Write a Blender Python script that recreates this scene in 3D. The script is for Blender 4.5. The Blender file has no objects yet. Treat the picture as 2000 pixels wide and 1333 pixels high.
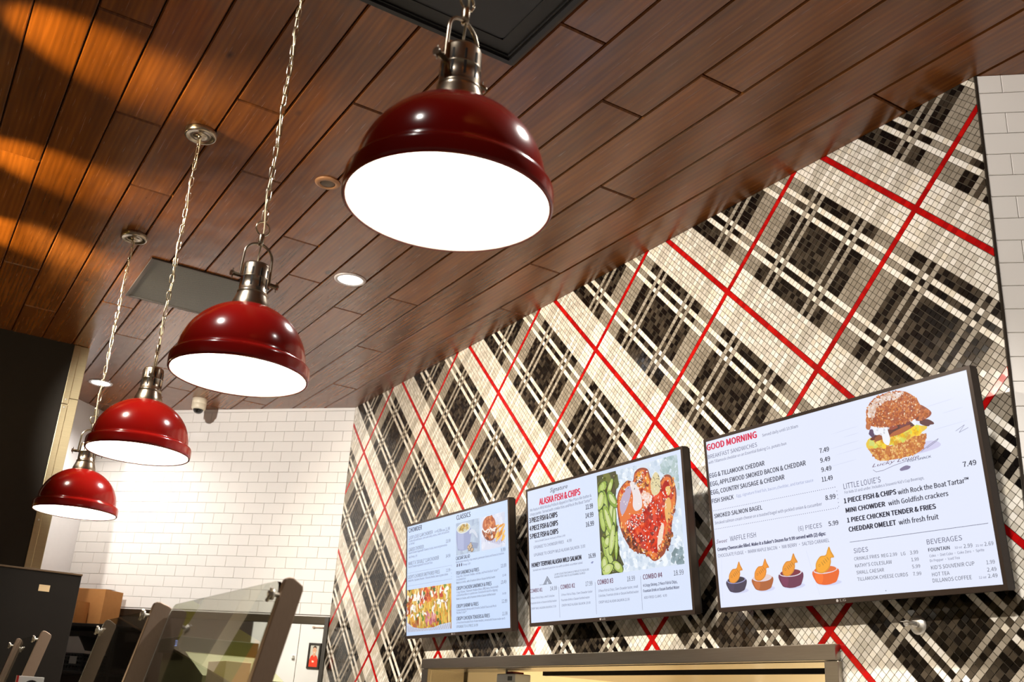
import bpy, bmesh, math, random
from mathutils import Vector, Matrix

# ------------------------------------------------------------------ camera, world, lights, exposure
sc = bpy.context.scene
COL = sc.collection
ZC = 1.45                      # eye height; the room is measured from the eye level, so z = ZC + height over the eye
PI = math.pi
FPX = 1983.014
cam_d = bpy.data.cameras.new('camera')
cam_d.sensor_fit = 'HORIZONTAL'
cam_d.sensor_width = 36.0
cam_d.lens = FPX * 36.0 / 2000.0
cam_d.clip_start = 0.05
cam_d.dof.use_dof = True
cam_d.dof.focus_distance = 3.9
cam_d.dof.aperture_fstop = 7.0
cam = bpy.data.objects.new('camera', cam_d)
COL.objects.link(cam)
R0 = (0.527481, 0.847270, 0.062433)
R1 = (0.269327, -0.236466, 0.933567)
R2 = (0.805746, -0.475624, -0.352924)
cam.matrix_world = Matrix(((R0[0], R1[0], R2[0], 0), (R0[1], R1[1], R2[1], 0), (R0[2], R1[2], R2[2], ZC), (0, 0, 0, 1)))
sc.camera = cam

sc.view_settings.view_transform = 'Standard'
sc.view_settings.look = 'None'
sc.view_settings.gamma = 1.0
sc.view_settings.use_curve_mapping = False
sc.view_settings.exposure = 0.0
sc.cycles.use_denoising = True
sc.cycles.max_bounces = 8
sc.cycles.sample_clamp_indirect = 6.0
sc.cycles.caustics_reflective = False
sc.cycles.caustics_refractive = False

H = 2.0436                     # ceiling over the eye
D = 2.62                       # plaid wall
CZ = ZC + H

world = bpy.data.worlds.new('world')
sc.world = world
world.use_nodes = True
bg = world.node_tree.nodes['Background']
bg.inputs['Color'].default_value = (1.0, 0.80, 0.60, 1)
bg.inputs['Strength'].default_value = 0.13

def add_light(name, kind, loc, target, energy, color, size=0.05, cone=60, blend=0.3):
    d = bpy.data.lights.new(name, kind)
    d.energy = energy
    d.color = color
    if kind == 'SPOT':
        d.spot_size = math.radians(cone)
        d.spot_blend = blend
        d.shadow_soft_size = size
    elif kind == 'POINT':
        d.shadow_soft_size = size
    elif kind == 'AREA':
        d.shape = 'DISK'
        d.size = size
    o = bpy.data.objects.new(name, d)
    o.location = loc
    if target is not None:
        o.rotation_euler = (Vector(target) - Vector(loc)).to_track_quat('-Z', 'Y').to_euler()
    COL.objects.link(o)
    return o

WARM = (1.0, 0.66, 0.34)
SOFT = (1.0, 0.89, 0.74)
NEUT = (1.0, 0.95, 0.89)
# row of track spots just under the ceiling on the guests' side, aimed at the plaid wall
for i, (tx, e) in enumerate(((-5.05, 260), (-4.15, 250), (-3.22, 215), (-2.2, 140), (-1.1, 30))):
    add_light('wall_spot', 'SPOT', (tx, -0.22, CZ - 0.13), (tx - 0.10, 2.6, ZC + 0.72), e, SOFT if tx < -2.5 else NEUT, 0.03, 74, 0.5)
# small uplights that throw warm pools on the boards
for tx in (-4.98, -4.17, -3.20):
    add_light('uplight', 'SPOT', (tx + 0.10, -0.42, CZ - 0.34), (tx - 0.06, 0.17, CZ), 105, (1.0, 0.72, 0.24), 0.02, 34, 0.9)
# a spot turned to the far left tile wall
add_light('wall_spot', 'SPOT', (-4.45, -0.15, CZ - 0.13), (-7.08, 2.22, ZC + 1.30), 380, NEUT, 0.03, 46, 0.5)
# added spot, no fixture known, to brighten the right-hand tile wall
add_light('wall_spot', 'SPOT', (-0.2, 0.2, CZ - 0.13), (-1.3, 2.9, ZC + 1.5), 95, NEUT, 0.03, 80, 0.5)
# downlights in the ceiling near the wall
for i, (tx, ty, e, cn) in enumerate(((-4.466, 1.668, 300, 104), (-2.9, 1.668, 280, 104), (-1.33, 1.668, 220, 104), (-7.279, 1.005, 62, 150), (-6.0, -1.6, 40, 104))):
    add_light('downlight_beam', 'SPOT', (tx, ty, CZ - 0.03), (tx, ty, 0), e, NEUT, 0.05, cn, 0.7)
# kitchen light behind the pass-through
add_light('kitchen_light', 'AREA', (-3.7, 4.2, ZC + 1.1), (-3.7, 4.2, 0), 120, (1.0, 0.93, 0.8), 1.0)
# added lamp, no such source known, lights the wall mirrored in the glass
add_light('added_wall_light', 'POINT', (-5.6, -0.9, ZC + 0.30), None, 30, (1.0, 0.8, 0.5), 0.10)

# ------------------------------------------------------------------ helpers
def lin(c):
    c = c / 255.0
    return c / 12.92 if c <= 0.04045 else ((c + 0.055) / 1.055) ** 2.4

def rgb(r, g, b):
    return (lin(r), lin(g), lin(b), 1.0)

def mat(name, col, rough=0.5, metal=0.0, coat=0.0, spec=0.5, trans=0.0, ior=1.45):
    m = bpy.data.materials.new(name)
    m.use_nodes = True
    p = m.node_tree.nodes['Principled BSDF']
    p.inputs['Base Color'].default_value = col
    p.inputs['Roughness'].default_value = rough
    p.inputs['Metallic'].default_value = metal
    p.inputs['Coat Weight'].default_value = coat
    p.inputs['Coat Roughness'].default_value = 0.05
    p.inputs['Specular IOR Level'].default_value = spec
    p.inputs['Transmission Weight'].default_value = trans
    p.inputs['IOR'].default_value = ior
    return m

def noisy(m, scale, amount, stretch=(1, 1, 1), bump=0.0, bscale=None):
    """small procedural colour variation (and bump) on a principled material"""
    nt = m.node_tree
    p = nt.nodes['Principled BSDF']
    tc = nt.nodes.new('ShaderNodeTexCoord')
    mp = nt.nodes.new('ShaderNodeMapping')
    mp.inputs['Scale'].default_value = stretch
    nt.links.new(tc.outputs['Object'], mp.inputs['Vector'])
    n = nt.nodes.new('ShaderNodeTexNoise')
    n.inputs['Scale'].default_value = scale
    n.inputs['Detail'].default_value = 5
    nt.links.new(mp.outputs['Vector'], n.inputs['Vector'])
    if amount > 0:
        base = tuple(p.inputs['Base Color'].default_value)
        mx = nt.nodes.new('ShaderNodeMix')
        mx.data_type = 'RGBA'
        mx.inputs['A'].default_value = tuple(c * (1 - amount) for c in base[:3]) + (1,)
        mx.inputs['B'].default_value = tuple(min(1, c * (1 + amount)) for c in base[:3]) + (1,)
        nt.links.new(n.outputs['Fac'], mx.inputs['Factor'])
        nt.links.new(mx.outputs['Result'], p.inputs['Base Color'])
    if bump > 0:
        b = nt.nodes.new('ShaderNodeBump')
        b.inputs['Strength'].default_value = bump
        b.inputs['Distance'].default_value = 0.002
        if bscale:
            n2 = nt.nodes.new('ShaderNodeTexNoise')
            n2.inputs['Scale'].default_value = bscale
            nt.links.new(mp.outputs['Vector'], n2.inputs['Vector'])
            nt.links.new(n2.outputs['Fac'], b.inputs['Height'])
        else:
            nt.links.new(n.outputs['Fac'], b.inputs['Height'])
        nt.links.new(b.outputs['Normal'], p.inputs['Normal'])
    return m

def emit(name, col, strength):
    m = bpy.data.materials.new(name)
    m.use_nodes = True
    p = m.node_tree.nodes['Principled BSDF']
    p.inputs['Base Color'].default_value = (0.02, 0.02, 0.02, 1)
    p.inputs['Roughness'].default_value = 0.4
    p.inputs['Emission Color'].default_value = col
    p.inputs['Emission Strength'].default_value = strength
    return m

class MB:
    """collects shapes, then links them as ONE mesh object"""
    def __init__(self):
        self.v = []; self.f = []; self.mi = []; self.sm = []; self.col = []
    def add(self, verts, faces, mi=0, smooth=False, col=(1, 1, 1, 1)):
        o = len(self.v)
        self.v += [tuple(p) for p in verts]
        for f in faces:
            self.f.append(tuple(i + o for i in f)); self.mi.append(mi); self.sm.append(smooth); self.col.append(col)
    def box(self, a, b, mi=0, bev=0.0, M=None):
        x0, y0, z0 = a; x1, y1, z1 = b
        if bev <= 0:
            vs = [(x0, y0, z0), (x1, y0, z0), (x1, y1, z0), (x0, y1, z0), (x0, y0, z1), (x1, y0, z1), (x1, y1, z1), (x0, y1, z1)]
            fs = [(0, 3, 2, 1), (4, 5, 6, 7), (0, 1, 5, 4), (1, 2, 6, 5), (2, 3, 7, 6), (3, 0, 4, 7)]
        else:
            bm = bmesh.new()
            bmesh.ops.create_cube(bm, size=1)
            for v in bm.verts:
                v.co = Vector(((x0 + x1) / 2 + v.co.x * (x1 - x0), (y0 + y1) / 2 + v.co.y * (y1 - y0), (z0 + z1) / 2 + v.co.z * (z1 - z0)))
            bmesh.ops.bevel(bm, geom=bm.edges[:], offset=bev, segments=2, affect='EDGES', profile=0.6)
            bm.verts.index_update()
            vs = [v.co.copy() for v in bm.verts]
            fs = [tuple(v.index for v in f.verts) for f in bm.faces]
            bm.free()
        if M is not None:
            vs = [M @ Vector(p) for p in vs]
        self.add(vs, fs, mi)
        return self
    def lathe(self, prof, n=48, c=(0, 0, 0), mi=0, M=None, smooth=True, close=False):
        """prof: list of (radius, z) turned round z"""
        vs = []; fs = []
        k = len(prof)
        for i in range(n):
            a = 2 * PI * i / n
            for r, z in prof:
                vs.append(Vector((c[0] + r * math.cos(a), c[1] + r * math.sin(a), c[2] + z)))
        for i in range(n):
            j = (i + 1) % n
            for q in range(k if close else k - 1):
                q2 = (q + 1) % k
                fs.append((i * k + q, j * k + q, j * k + q2, i * k + q2))
        if M is not None:
            vs = [M @ p for p in vs]
        self.add(vs, fs, mi, smooth)
        return self
    def disc(self, r, z, n=48, c=(0, 0), mi=0, down=False):
        vs = [(c[0] + r * math.cos(2 * PI * i / n), c[1] + r * math.sin(2 * PI * i / n), z) for i in range(n)]
        f = tuple(range(n))
        self.add(vs, [f[::-1] if down else f], mi)
        return self
    def tube(self, pts, r, n=8, mi=0, closed=False, caps=True):
        pts = [Vector(p) for p in pts]
        m = len(pts)
        vs = []; fs = []
        ref = None
        for i, p in enumerate(pts):
            if closed:
                t = pts[(i + 1) % m] - pts[i - 1]
            else:
                t = pts[min(i + 1, m - 1)] - pts[max(i - 1, 0)]
            t.normalize()
            if ref is None:
                ref = t.orthogonal().normalized()
            u = (ref - t * ref.dot(t)).normalized()
            ref = u
            w = t.cross(u)
            rr = r[i] if isinstance(r, (list, tuple)) else r
            for j in range(n):
                a = 2 * PI * j / n
                vs.append(p + u * (rr * math.cos(a)) + w * (rr * math.sin(a)))
        for i in range(m if closed else m - 1):
            i2 = (i + 1) % m
            for j in range(n):
                j2 = (j + 1) % n
                fs.append((i * n + j, i * n + j2, i2 * n + j2, i2 * n + j))
        self.add(vs, fs, mi, True)
        if caps and not closed:
            self.add(vs[:n], [tuple(range(n))[::-1]], mi)
            self.add(vs[-n:], [tuple(range(n))], mi)
        return self
    def prism(self, poly, h0, h1, frame=None, mi=0, bev=0.0):
        """poly of (a,b); frame maps (a,b,h) to xyz"""
        fr = frame or (lambda a, b, h: (a, b, h))
        n = len(poly)
        vs = [fr(a, b, h0) for a, b in poly] + [fr(a, b, h1) for a, b in poly]
        fs = [tuple(range(n))[::-1], tuple(range(n, 2 * n))] + [(i, (i + 1) % n, n + (i + 1) % n, n + i) for i in range(n)]
        self.add(vs, fs, mi)
        return self
    def build(self, name, mats, parent=None, loc=None, colattr=False, rot=None, fixn=False):
        me = bpy.data.meshes.new(name)
        me.from_pydata(self.v, [], self.f)
        if not isinstance(mats, (list, tuple)):
            mats = [mats]
        for m in mats:
            me.materials.append(m)
        me.polygons.foreach_set('material_index', self.mi)
        me.polygons.foreach_set('use_smooth', self.sm)
        if colattr:
            at = me.attributes.new('tint', 'FLOAT_COLOR', 'FACE')
            flat = []
            for c in self.col:
                flat += list(c[:3]) + [1.0]
            at.data.foreach_set('color', flat)
        if fixn:
            bm = bmesh.new(); bm.from_mesh(me)
            bmesh.ops.remove_doubles(bm, verts=bm.verts[:], dist=1e-6)
            bmesh.ops.recalc_face_normals(bm, faces=bm.faces[:])
            bm.to_mesh(me); bm.free()
        me.update()
        o = bpy.data.objects.new(name, me)
        COL.objects.link(o)
        if parent is not None:
            o.parent = parent
        if loc is not None:
            o.location = loc
        elif parent is None:
            o.location = (0, 0, ZC)
        if rot is not None:
            o.rotation_euler = rot
        return o

def struct(o):
    o['kind'] = 'structure'
    return o

def tag(o, label, cat, group=None):
    o['label'] = label
    o['category'] = cat
    if group:
        o['group'] = group
    return o

def thing(name, label, cat, loc, rot=(0, 0, 0), group=None):
    o = bpy.data.objects.new(name, None)
    o.empty_display_size = 0.05
    o.location = loc
    o.rotation_euler = rot
    COL.objects.link(o)
    return tag(o, label, cat, group)

# ------------------------------------------------------------------ materials
def wood_mat():
    m = mat('ceiling_wood', rgb(70, 36, 20), 0.3, 0, 0.0, 1.0)
    nt = m.node_tree; N = nt.nodes; L = nt.links
    p = N['Principled BSDF']
    tc = N.new('ShaderNodeTexCoord')
    at = N.new('ShaderNodeAttribute'); at.attribute_name = 'tint'
    sep = N.new('ShaderNodeSeparateColor')
    L.new(at.outputs['Color'], sep.inputs['Color'])
    # shift the grain from board to board
    off = N.new('ShaderNodeVectorMath'); off.operation = 'MULTIPLY_ADD'
    L.new(at.outputs['Color'], off.inputs[0])
    off.inputs[1].default_value = (37.0, 23.0, 11.0)
    L.new(tc.outputs['Object'], off.inputs[2])
    mp = N.new('ShaderNodeMapping'); mp.inputs['Scale'].default_value = (1.4, 16.0, 1.0)
    L.new(off.outputs['Vector'], mp.inputs['Vector'])
    warp = N.new('ShaderNodeTexNoise'); warp.inputs['Scale'].default_value = 1.6; warp.inputs['Detail'].default_value = 2
    L.new(mp.outputs['Vector'], warp.inputs['Vector'])
    wv = N.new('ShaderNodeTexWave'); wv.wave_type = 'BANDS'; wv.bands_direction = 'Y'
    wv.inputs['Scale'].default_value = 0.9; wv.inputs['Distortion'].default_value = 7.0
    wv.inputs['Detail'].default_value = 3.0; wv.inputs['Detail Scale'].default_value = 1.2
    L.new(mp.outputs['Vector'], wv.inputs['Vector'])
    mp2 = N.new('ShaderNodeMapping'); mp2.inputs['Scale'].default_value = (5.0, 190.0, 1.0)
    L.new(off.outputs['Vector'], mp2.inputs['Vector'])
    fine = N.new('ShaderNodeTexNoise'); fine.inputs['Scale'].default_value = 1.0; fine.inputs['Detail'].default_value = 6
    L.new(mp2.outputs['Vector'], fine.inputs['Vector'])
    a1 = N.new('ShaderNodeMath'); a1.operation = 'MULTIPLY_ADD'
    L.new(wv.outputs['Fac'], a1.inputs[0]); a1.inputs[1].default_value = 0.22
    L.new(warp.outputs['Fac'], a1.inputs[2])
    a2 = N.new('ShaderNodeMath'); a2.operation = 'MULTIPLY_ADD'
    L.new(fine.outputs['Fac'], a2.inputs[0]); a2.inputs[1].default_value = 0.34
    L.new(a1.outputs['Value'], a2.inputs[2])
    a3 = N.new('ShaderNodeMath'); a3.operation = 'MULTIPLY_ADD'
    L.new(sep.outputs['Green'], a3.inputs[0]); a3.inputs[1].default_value = 0.35
    L.new(a2.outputs['Value'], a3.inputs[2])
    cr = N.new('ShaderNodeValToRGB')
    e = cr.color_ramp.elements
    e[0].position = 0.35; e[0].color = rgb(80, 42, 13)
    e[1].position = 1.35; e[1].color = rgb(150, 86, 30)
    k = e.new(0.85); k.color = rgb(116, 64, 19)
    mr = N.new('ShaderNodeMapRange')
    mr.inputs['From Min'].default_value = 0.35; mr.inputs['From Max'].default_value = 1.45
    L.new(a3.outputs['Value'], mr.inputs['Value'])
    e[0].position = 0.0; e[2].position = 1.0; e[1].position = 0.5
    L.new(mr.outputs['Result'], cr.inputs['Fac'])
    # knots
    kn = N.new('ShaderNodeTexVoronoi'); kn.feature = 'F1'; kn.inputs['Scale'].default_value = 1.1
    mp3 = N.new('ShaderNodeMapping'); mp3.inputs['Scale'].default_value = (1.0, 2.2, 1.0)
    L.new(off.outputs['Vector'], mp3.inputs['Vector']); L.new(mp3.outputs['Vector'], kn.inputs['Vector'])
    kr = N.new('ShaderNodeMapRange'); kr.inputs['From Min'].default_value = 0.012; kr.inputs['From Max'].default_value = 0.04
    L.new(kn.outputs['Distance'], kr.inputs['Value'])
    mx = N.new('ShaderNodeMix'); mx.data_type = 'RGBA'
    mx.inputs['A'].default_value = rgb(30, 14, 8)
    L.new(cr.outputs['Color'], mx.inputs['B']); L.new(kr.outputs['Result'], mx.inputs['Factor'])
    L.new(mx.outputs['Result'], p.inputs['Base Color'])
    # satin lacquer, slightly uneven
    rr = N.new('ShaderNodeMapRange'); rr.inputs['To Min'].default_value = 0.24; rr.inputs['To Max'].default_value = 0.29
    L.new(fine.outputs['Fac'], rr.inputs['Value']); L.new(rr.outputs['Result'], p.inputs['Roughness'])
    mp4 = N.new('ShaderNodeMapping'); mp4.inputs['Scale'].default_value = (6.0, 9.0, 1.0)
    L.new(off.outputs['Vector'], mp4.inputs['Vector'])
    und = N.new('ShaderNodeTexNoise'); und.inputs['Scale'].default_value = 1.0; und.inputs['Detail'].default_value = 1
    L.new(mp4.outputs['Vector'], und.inputs['Vector'])
    sm = N.new('ShaderNodeMath'); sm.operation = 'MULTIPLY_ADD'
    L.new(fine.outputs['Fac'], sm.inputs[0]); sm.inputs[1].default_value = 0.0
    L.new(und.outputs['Fac'], sm.inputs[2])
    b = N.new('ShaderNodeBump'); b.inputs['Strength'].default_value = 0.5; b.inputs['Distance'].default_value = 0.007
    L.new(sm.outputs['Value'], b.inputs['Height']); L.new(b.outputs['Normal'], p.inputs['Normal'])
    return m

def tint_mat(name, rough, emission=0.0, coat=0.0, spec=0.5):
    m = mat(name, (1, 1, 1, 1), rough, 0, coat, spec)
    nt = m.node_tree
    p = nt.nodes['Principled BSDF']
    at = nt.nodes.new('ShaderNodeAttribute'); at.attribute_name = 'tint'
    if emission > 0:
        p.inputs['Base Color'].default_value = (0.02, 0.02, 0.02, 1)
        nt.links.new(at.outputs['Color'], p.inputs['Emission Color'])
        p.inputs['Emission Strength'].default_value = emission
    else:
        nt.links.new(at.outputs['Color'], p.inputs['Base Color'])
    return m

M_wood = wood_mat()
M_groove = mat('ceiling_gap', rgb(22, 12, 8), 0.8)
M_mosaic = tint_mat('mosaic_tile', 0.14)
M_subway = noisy(mat('subway_tile', rgb(238, 234, 228), 0.12), 3.0, 0.03, bump=0.06, bscale=6.0)
M_grout = noisy(mat('dark_grout', rgb(74, 68, 62), 0.9), 40, 0.15)
M_grout_plaid = noisy(mat('plaid_grout', rgb(84, 76, 62), 0.85), 60, 0.15)
M_red = mat('red_enamel', rgb(138, 15, 12), 0.17, 0, 0.2)
M_white_in = mat('white_enamel', rgb(240, 235, 225), 0.4)
M_nickel = noisy(mat('brushed_nickel', rgb(176, 164, 146), 0.26, 1.0), 30, 0.12, (1, 1, 14))
M_chain = mat('chain_nickel', rgb(222, 212, 186), 0.22, 1.0)
M_dark = mat('dark_slot', rgb(18, 15, 13), 0.7)
M_steel = noisy(mat('brushed_steel', rgb(206, 190, 150), 0.42, 1.0), 6, 0.12, (2, 2, 40))
M_steel_h = noisy(mat('brushed_steel_rail', rgb(168, 162, 152), 0.28, 1.0), 6, 0.12, (2, 40, 40))
M_bar = noisy(mat('satin_steel_bar', rgb(166, 144, 126), 0.42, 0.75), 20, 0.1, (20, 20, 3))
M_black = noisy(mat('black_laminate', rgb(24, 19, 14), 0.6, 0, 0, 0.25), 12, 0.2)
M_darkwall = noisy(mat('charcoal_paint', rgb(44, 39, 30), 0.75), 25, 0.15, bump=0.15)
M_tv = mat('tv_bezel', rgb(52, 42, 36), 0.28, 0.35)
M_tvback = mat('tv_back', rgb(14, 13, 13), 0.5)
M_bulb = emit('lamp_glow', (1.0, 0.90, 0.74, 1), 9.0)
M_down = emit('downlight_glow', (1.0, 0.97, 0.96, 1), 6.0)
M_whitewall = noisy(mat('white_paint', rgb(226, 224, 224), 0.6), 30, 0.03)
M_whitedoor = mat('white_panel', rgb(236, 236, 230), 0.45)
M_card = noisy(mat('cardboard', rgb(186, 128, 70), 0.85), 30, 0.1)
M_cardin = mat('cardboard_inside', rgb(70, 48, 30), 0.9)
M_plastic = mat('cream_plastic', rgb(226, 214, 188), 0.4)
M_domeglass = mat('smoked_dome', rgb(20, 20, 20), 0.06, 0, 0.5)
M_screw = mat('screw_chrome', rgb(226, 222, 214), 0.35, 0.7)
M_crate = mat('black_crate_plastic', rgb(18, 20, 18), 0.45)
M_label = mat('cream_sticker', rgb(224, 196, 150), 0.6)
M_kwall = noisy(mat('kitchen_cream_panel', rgb(224, 204, 160), 0.5), 1.5, 0.12)
M_ktrim = mat('kitchen_batten', rgb(244, 232, 206), 0.5)
M_floor = noisy(mat('floor_tile', rgb(206, 198, 184), 0.5), 6, 0.1)
M_floor2 = noisy(mat('guest_floor', rgb(58, 44, 34), 0.5), 6, 0.2)
M_paper = mat('white_paper', rgb(238, 236, 230), 0.7)

def glass_mat():
    m = mat('sneeze_glass', rgb(240, 244, 236), 0.01, 0, 0, 0.5, 1.0, 1.45)
    return m
M_glass = glass_mat()

# ------------------------------------------------------------------ the setting
rng = random.Random(7)
# ceiling: boards 175 mm wide, 2.42 m long, with open joints
PIT = 0.1752
JOINT = {0: -4.20, 1: -3.003, 2: -3.60, 3: -4.153, 4: -3.237, 5: -6.153, 6: -3.0, 7: -4.21, 8: -2.195, 9: -3.25, 10: -2.45, 11: -2.135, 12: -2.935, 13: -3.73, 14: -1.878, 15: -2.9, 16: -2.2}
LB = 2.418
mb = MB()
for k in range(-18, 18):
    y0 = -0.007 + PIT * k + 0.002
    y1 = y0 + PIT - 0.004
    j0 = JOINT.get(k, rng.uniform(-4, -2))
    n = math.floor((-9.2 - j0) / LB)
    while j0 + n * LB < 2.6:
        xa = j0 + n * LB + 0.004; xb = xa + LB - 0.008
        n += 1
        c = (rng.random(), rng.random(), rng.random(), 1)
        e = 0.004; h0 = H; h1 = H + 0.006
        vs = [(xa + e, y0 + e, h0), (xb - e, y0 + e, h0), (xb - e, y1 - e, h0), (xa + e, y1 - e, h0),
              (xa, y0, h1), (xb, y0, h1), (xb, y1, h1), (xa, y1, h1),
              (xa, y0, h1 + .012), (xb, y0, h1 + .012), (xb, y1, h1 + .012), (xa, y1, h1 + .012)]
        mb.add(vs, [(0, 3, 2, 1), (0, 1, 5, 4), (1, 2, 6, 5), (2, 3, 7, 6), (3, 0, 4, 7),
                    (4, 5, 9, 8), (5, 6, 10, 9), (6, 7, 11, 10), (7, 4, 8, 11)], 0, False, c)
mb.box((-9.4, -3.3, H + .014), (2.7, 3.25, H + .08), 1)
struct(mb.build('ceiling', [M_wood, M_groove], colattr=True))

# ---- plaid mosaic wall
XL, XR = -6.5616, -1.6221
T = 0.02092
U0, V0 = -2.511, -0.146
USEQ = ['R'] + ['g'] * 4 + ['D'] * 3 + ['L', 'd', 'L'] + ['N'] * 9 + ['L', 'd', 'L'] + ['D'] * 3 + ['g'] * 4
VSEQ = ['R'] + ['c'] * 5 + ['D'] * 3 + ['W', 'd', 'W'] + ['D'] * 8 + ['W', 'd', 'W'] + ['D'] * 2 + ['c'] * 5
WHITES = [rgb(236, 228, 212), rgb(244, 238, 226), rgb(226, 216, 196), rgb(238, 232, 220)]
CREAMS = [rgb(212, 205, 190), rgb(222, 216, 202), rgb(198, 190, 175), rgb(234, 228, 216), rgb(216, 208, 194)]
BEIGES = [rgb(204, 196, 181), rgb(194, 186, 170), rgb(212, 204, 190)]
GREYS = [rgb(148, 138, 122), rgb(156, 146, 130), rgb(140, 130, 114)]
TAUPES = [rgb(158, 148, 132), rgb(148, 138, 122), rgb(168, 158, 142)]
DARKS = [rgb(20, 16, 14), rgb(24, 20, 17), rgb(62, 54, 44), rgb(52, 45, 37), rgb(72, 63, 52), rgb(16, 13, 12)]
REDS = [rgb(184, 16, 16), rgb(172, 12, 14), rgb(194, 22, 18), rgb(162, 12, 14)]

def plaid(u, v):
    if u == 'R' or v == 'R':
        return rng.choice(REDS)
    if v == 'W':
        return rng.choice(TAUPES) if u == 'L' else rng.choice(WHITES)
    if v == 'c':
        if u == 'g': return rng.choice(WHITES)
        if u == 'L': return rng.choice(WHITES)
        if u in 'Dd': return rng.choice(BEIGES)
        return rng.choice(CREAMS)
    # dark bands
    if u == 'g': return rng.choice(GREYS)
    if u == 'L': return rng.choice(TAUPES)
    return rng.choice(DARKS)

def clip(poly, inside, cut):
    out = []
    for i in range(len(poly)):
        a, b = poly[i - 1], poly[i]
        ia, ib = inside(a), inside(b)
        if ia != ib: out.append(cut(a, b))
        if ib: out.append(b)
    return out
OPEN = (-5.075, -2.305, -1.0, 0.268)       # pass-through opening x0,x1,z0,z1
mb = MB()
Q2 = math.sqrt(0.5)
zlo = -0.9
def in_wall(x, z):
    return XL - .03 < x < XR + .03 and zlo < z < H + .02
umin = int(((XL - H) * Q2 - U0) / T) - 2; umax = int(((XR - zlo) * Q2 - U0) / T) + 2
vmin = int(((XL + zlo) * Q2 - V0) / T) - 2; vmax = int(((XR + H) * Q2 - V0) / T) + 2
g = 0.0011
for iu in range(umin, umax):
    uc = U0 + iu * T
    for iv in range(vmin, vmax):
        vc = V0 + iv * T
        x = (uc + vc) * Q2; z = (vc - uc) * Q2
        if not in_wall(x, z): continue
        if OPEN[0] + .01 < x < OPEN[1] - .01 and OPEN[2] < z < OPEN[3] - .01: continue
        us = USEQ[iu % 30]; vs_ = VSEQ[iv % 30]
        col = plaid(us, vs_)
        hu = T / 2 - (0.0001 if vs_ == 'R' else g); hv = T / 2 - (0.0001 if us == 'R' else g)
        tu = rng.gauss(0, 0.010); tv = rng.gauss(0, 0.010)
        P = []
        for a, b in ((-hu, -hv), (hu, -hv), (hu, hv), (-hu, hv)):
            P.append(((uc + a + vc + b) * Q2, D - 0.0035 + a * tu + b * tv, (vc + b - uc - a) * Q2))
        if P and max(p[0] for p in P) > XR - .002:
            P = clip(P, lambda p: p[0] < XR - .002, lambda a, b: tuple(a[i] + (b[i] - a[i]) * (XR - .002 - a[0]) / (b[0] - a[0]) for i in range(3)))
        if len(P) < 3: continue
        n = len(P)
        # glazed face with a thin rim down into the grout
        rim = [(p[0], D - 0.0002, p[2]) for p in P]
        mb.add(P + rim, [tuple(range(n))] + [(i, n + i, n + (i + 1) % n, (i + 1) % n) for i in range(n)], 0, False, col)
tile_v = len(mb.v)
# grout bed and the wall body, with the opening left free
for a, b in (((XL - .02, D, -ZC), (OPEN[0], D + .2, H + .01)), ((OPEN[1], D, -ZC), (XR, D + .2, H + .01)),
             ((OPEN[0], D, OPEN[3]), (OPEN[1], D + .2, H + .01)), ((OPEN[0], D, -ZC), (OPEN[1], D + .2, -0.5))):
    mb.box(a, b, 1)
struct(mb.build('wall_front', [M_mosaic, M_grout_plaid], colattr=True))

# ---- white subway tile walls (each in its own frame: x along the wall, y into it)
A_L = math.radians(44); A_R = math.radians(48)
def frame_l(s, off, z):            # a point measured on the left tile wall
    return Vector((XL + s * math.cos(A_L) + off * math.sin(A_L), D + s * math.sin(A_L) - off * math.cos(A_L), ZC + z))
def brick(mb, s0, s1, z0, z1, rnd, gap=0.0008, th=0.006):
    e = 0.0016
    s0 += gap; s1 -= gap; z0 += gap; z1 -= gap
    if s1 - s0 < 3 * e or z1 - z0 < 3 * e: return
    t = [-th + rnd.gauss(0, .0003) for _ in range(4)]
    vs = [(s0 + e, t[0], z0 + e), (s1 - e, t[1], z0 + e), (s1 - e, t[2], z1 - e), (s0 + e, t[3], z1 - e),
          (s0, -th + e, z0), (s1, -th + e, z0), (s1, -th + e, z1), (s0, -th + e, z1),
          (s0, 0, z0), (s1, 0, z0), (s1, 0, z1), (s0, 0, z1)]
    mb.add(vs, [(0, 1, 2, 3), (4, 5, 1, 0), (5, 6, 2, 1), (6, 7, 3, 2), (7, 4, 0, 3), (8, 9, 5, 4), (9, 10, 6, 5), (10, 11, 7, 6), (11, 8, 4, 7)], 0)
mb = MB()
SL = -2.075
for k in range(0, 19):
    z1 = 2.022 - 0.0748 * k; z0 = z1 - 0.0748
    z0 = max(z0, 0.597)
    j = -0.0736 - (0.0762 if k % 2 else 0.0) + 0.1524
    s1 = j
    while s1 > SL:
        brick(mb, max(SL, s1 - 0.1524), min(s1, -0.002), z0, z1, rng)
        s1 -= 0.1524
mb.box((SL, -0.007, 2.0225), (-.002, 0, H), 0)             # bead along the ceiling
mb.box((SL, -0.007, 0.590), (-.002, 0, 0.5965), 0)         # bead over the steel strip
mb.box((SL - .2, 0.0, -ZC), (0.0, 0.16, H + .01), 1)
struct(mb.build('wall_left', [M_subway, M_grout], loc=(XL, D, ZC), rot=(0, 0, A_L)))
mb = MB()
z1 = H; k = 0
while z1 > -ZC:
    z0 = (1.9772 if k == 0 else z1 - 0.0747)
    s0 = -0.0762 if k % 2 == 0 else 0.0
    while s0 < 0.9:
        brick(mb, max(s0, 0.005), s0 + 0.153, z0, z1, rng)
        s0 += 0.153
    z1 = z0; k += 1
mb.box((0.0, 0.0, -ZC), (1.2, 0.16, H + .01), 1)
mb.box((-0.001, -0.008, -ZC), (0.0045, 0.0, H), 2)          # dark edge profile at the corner
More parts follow.
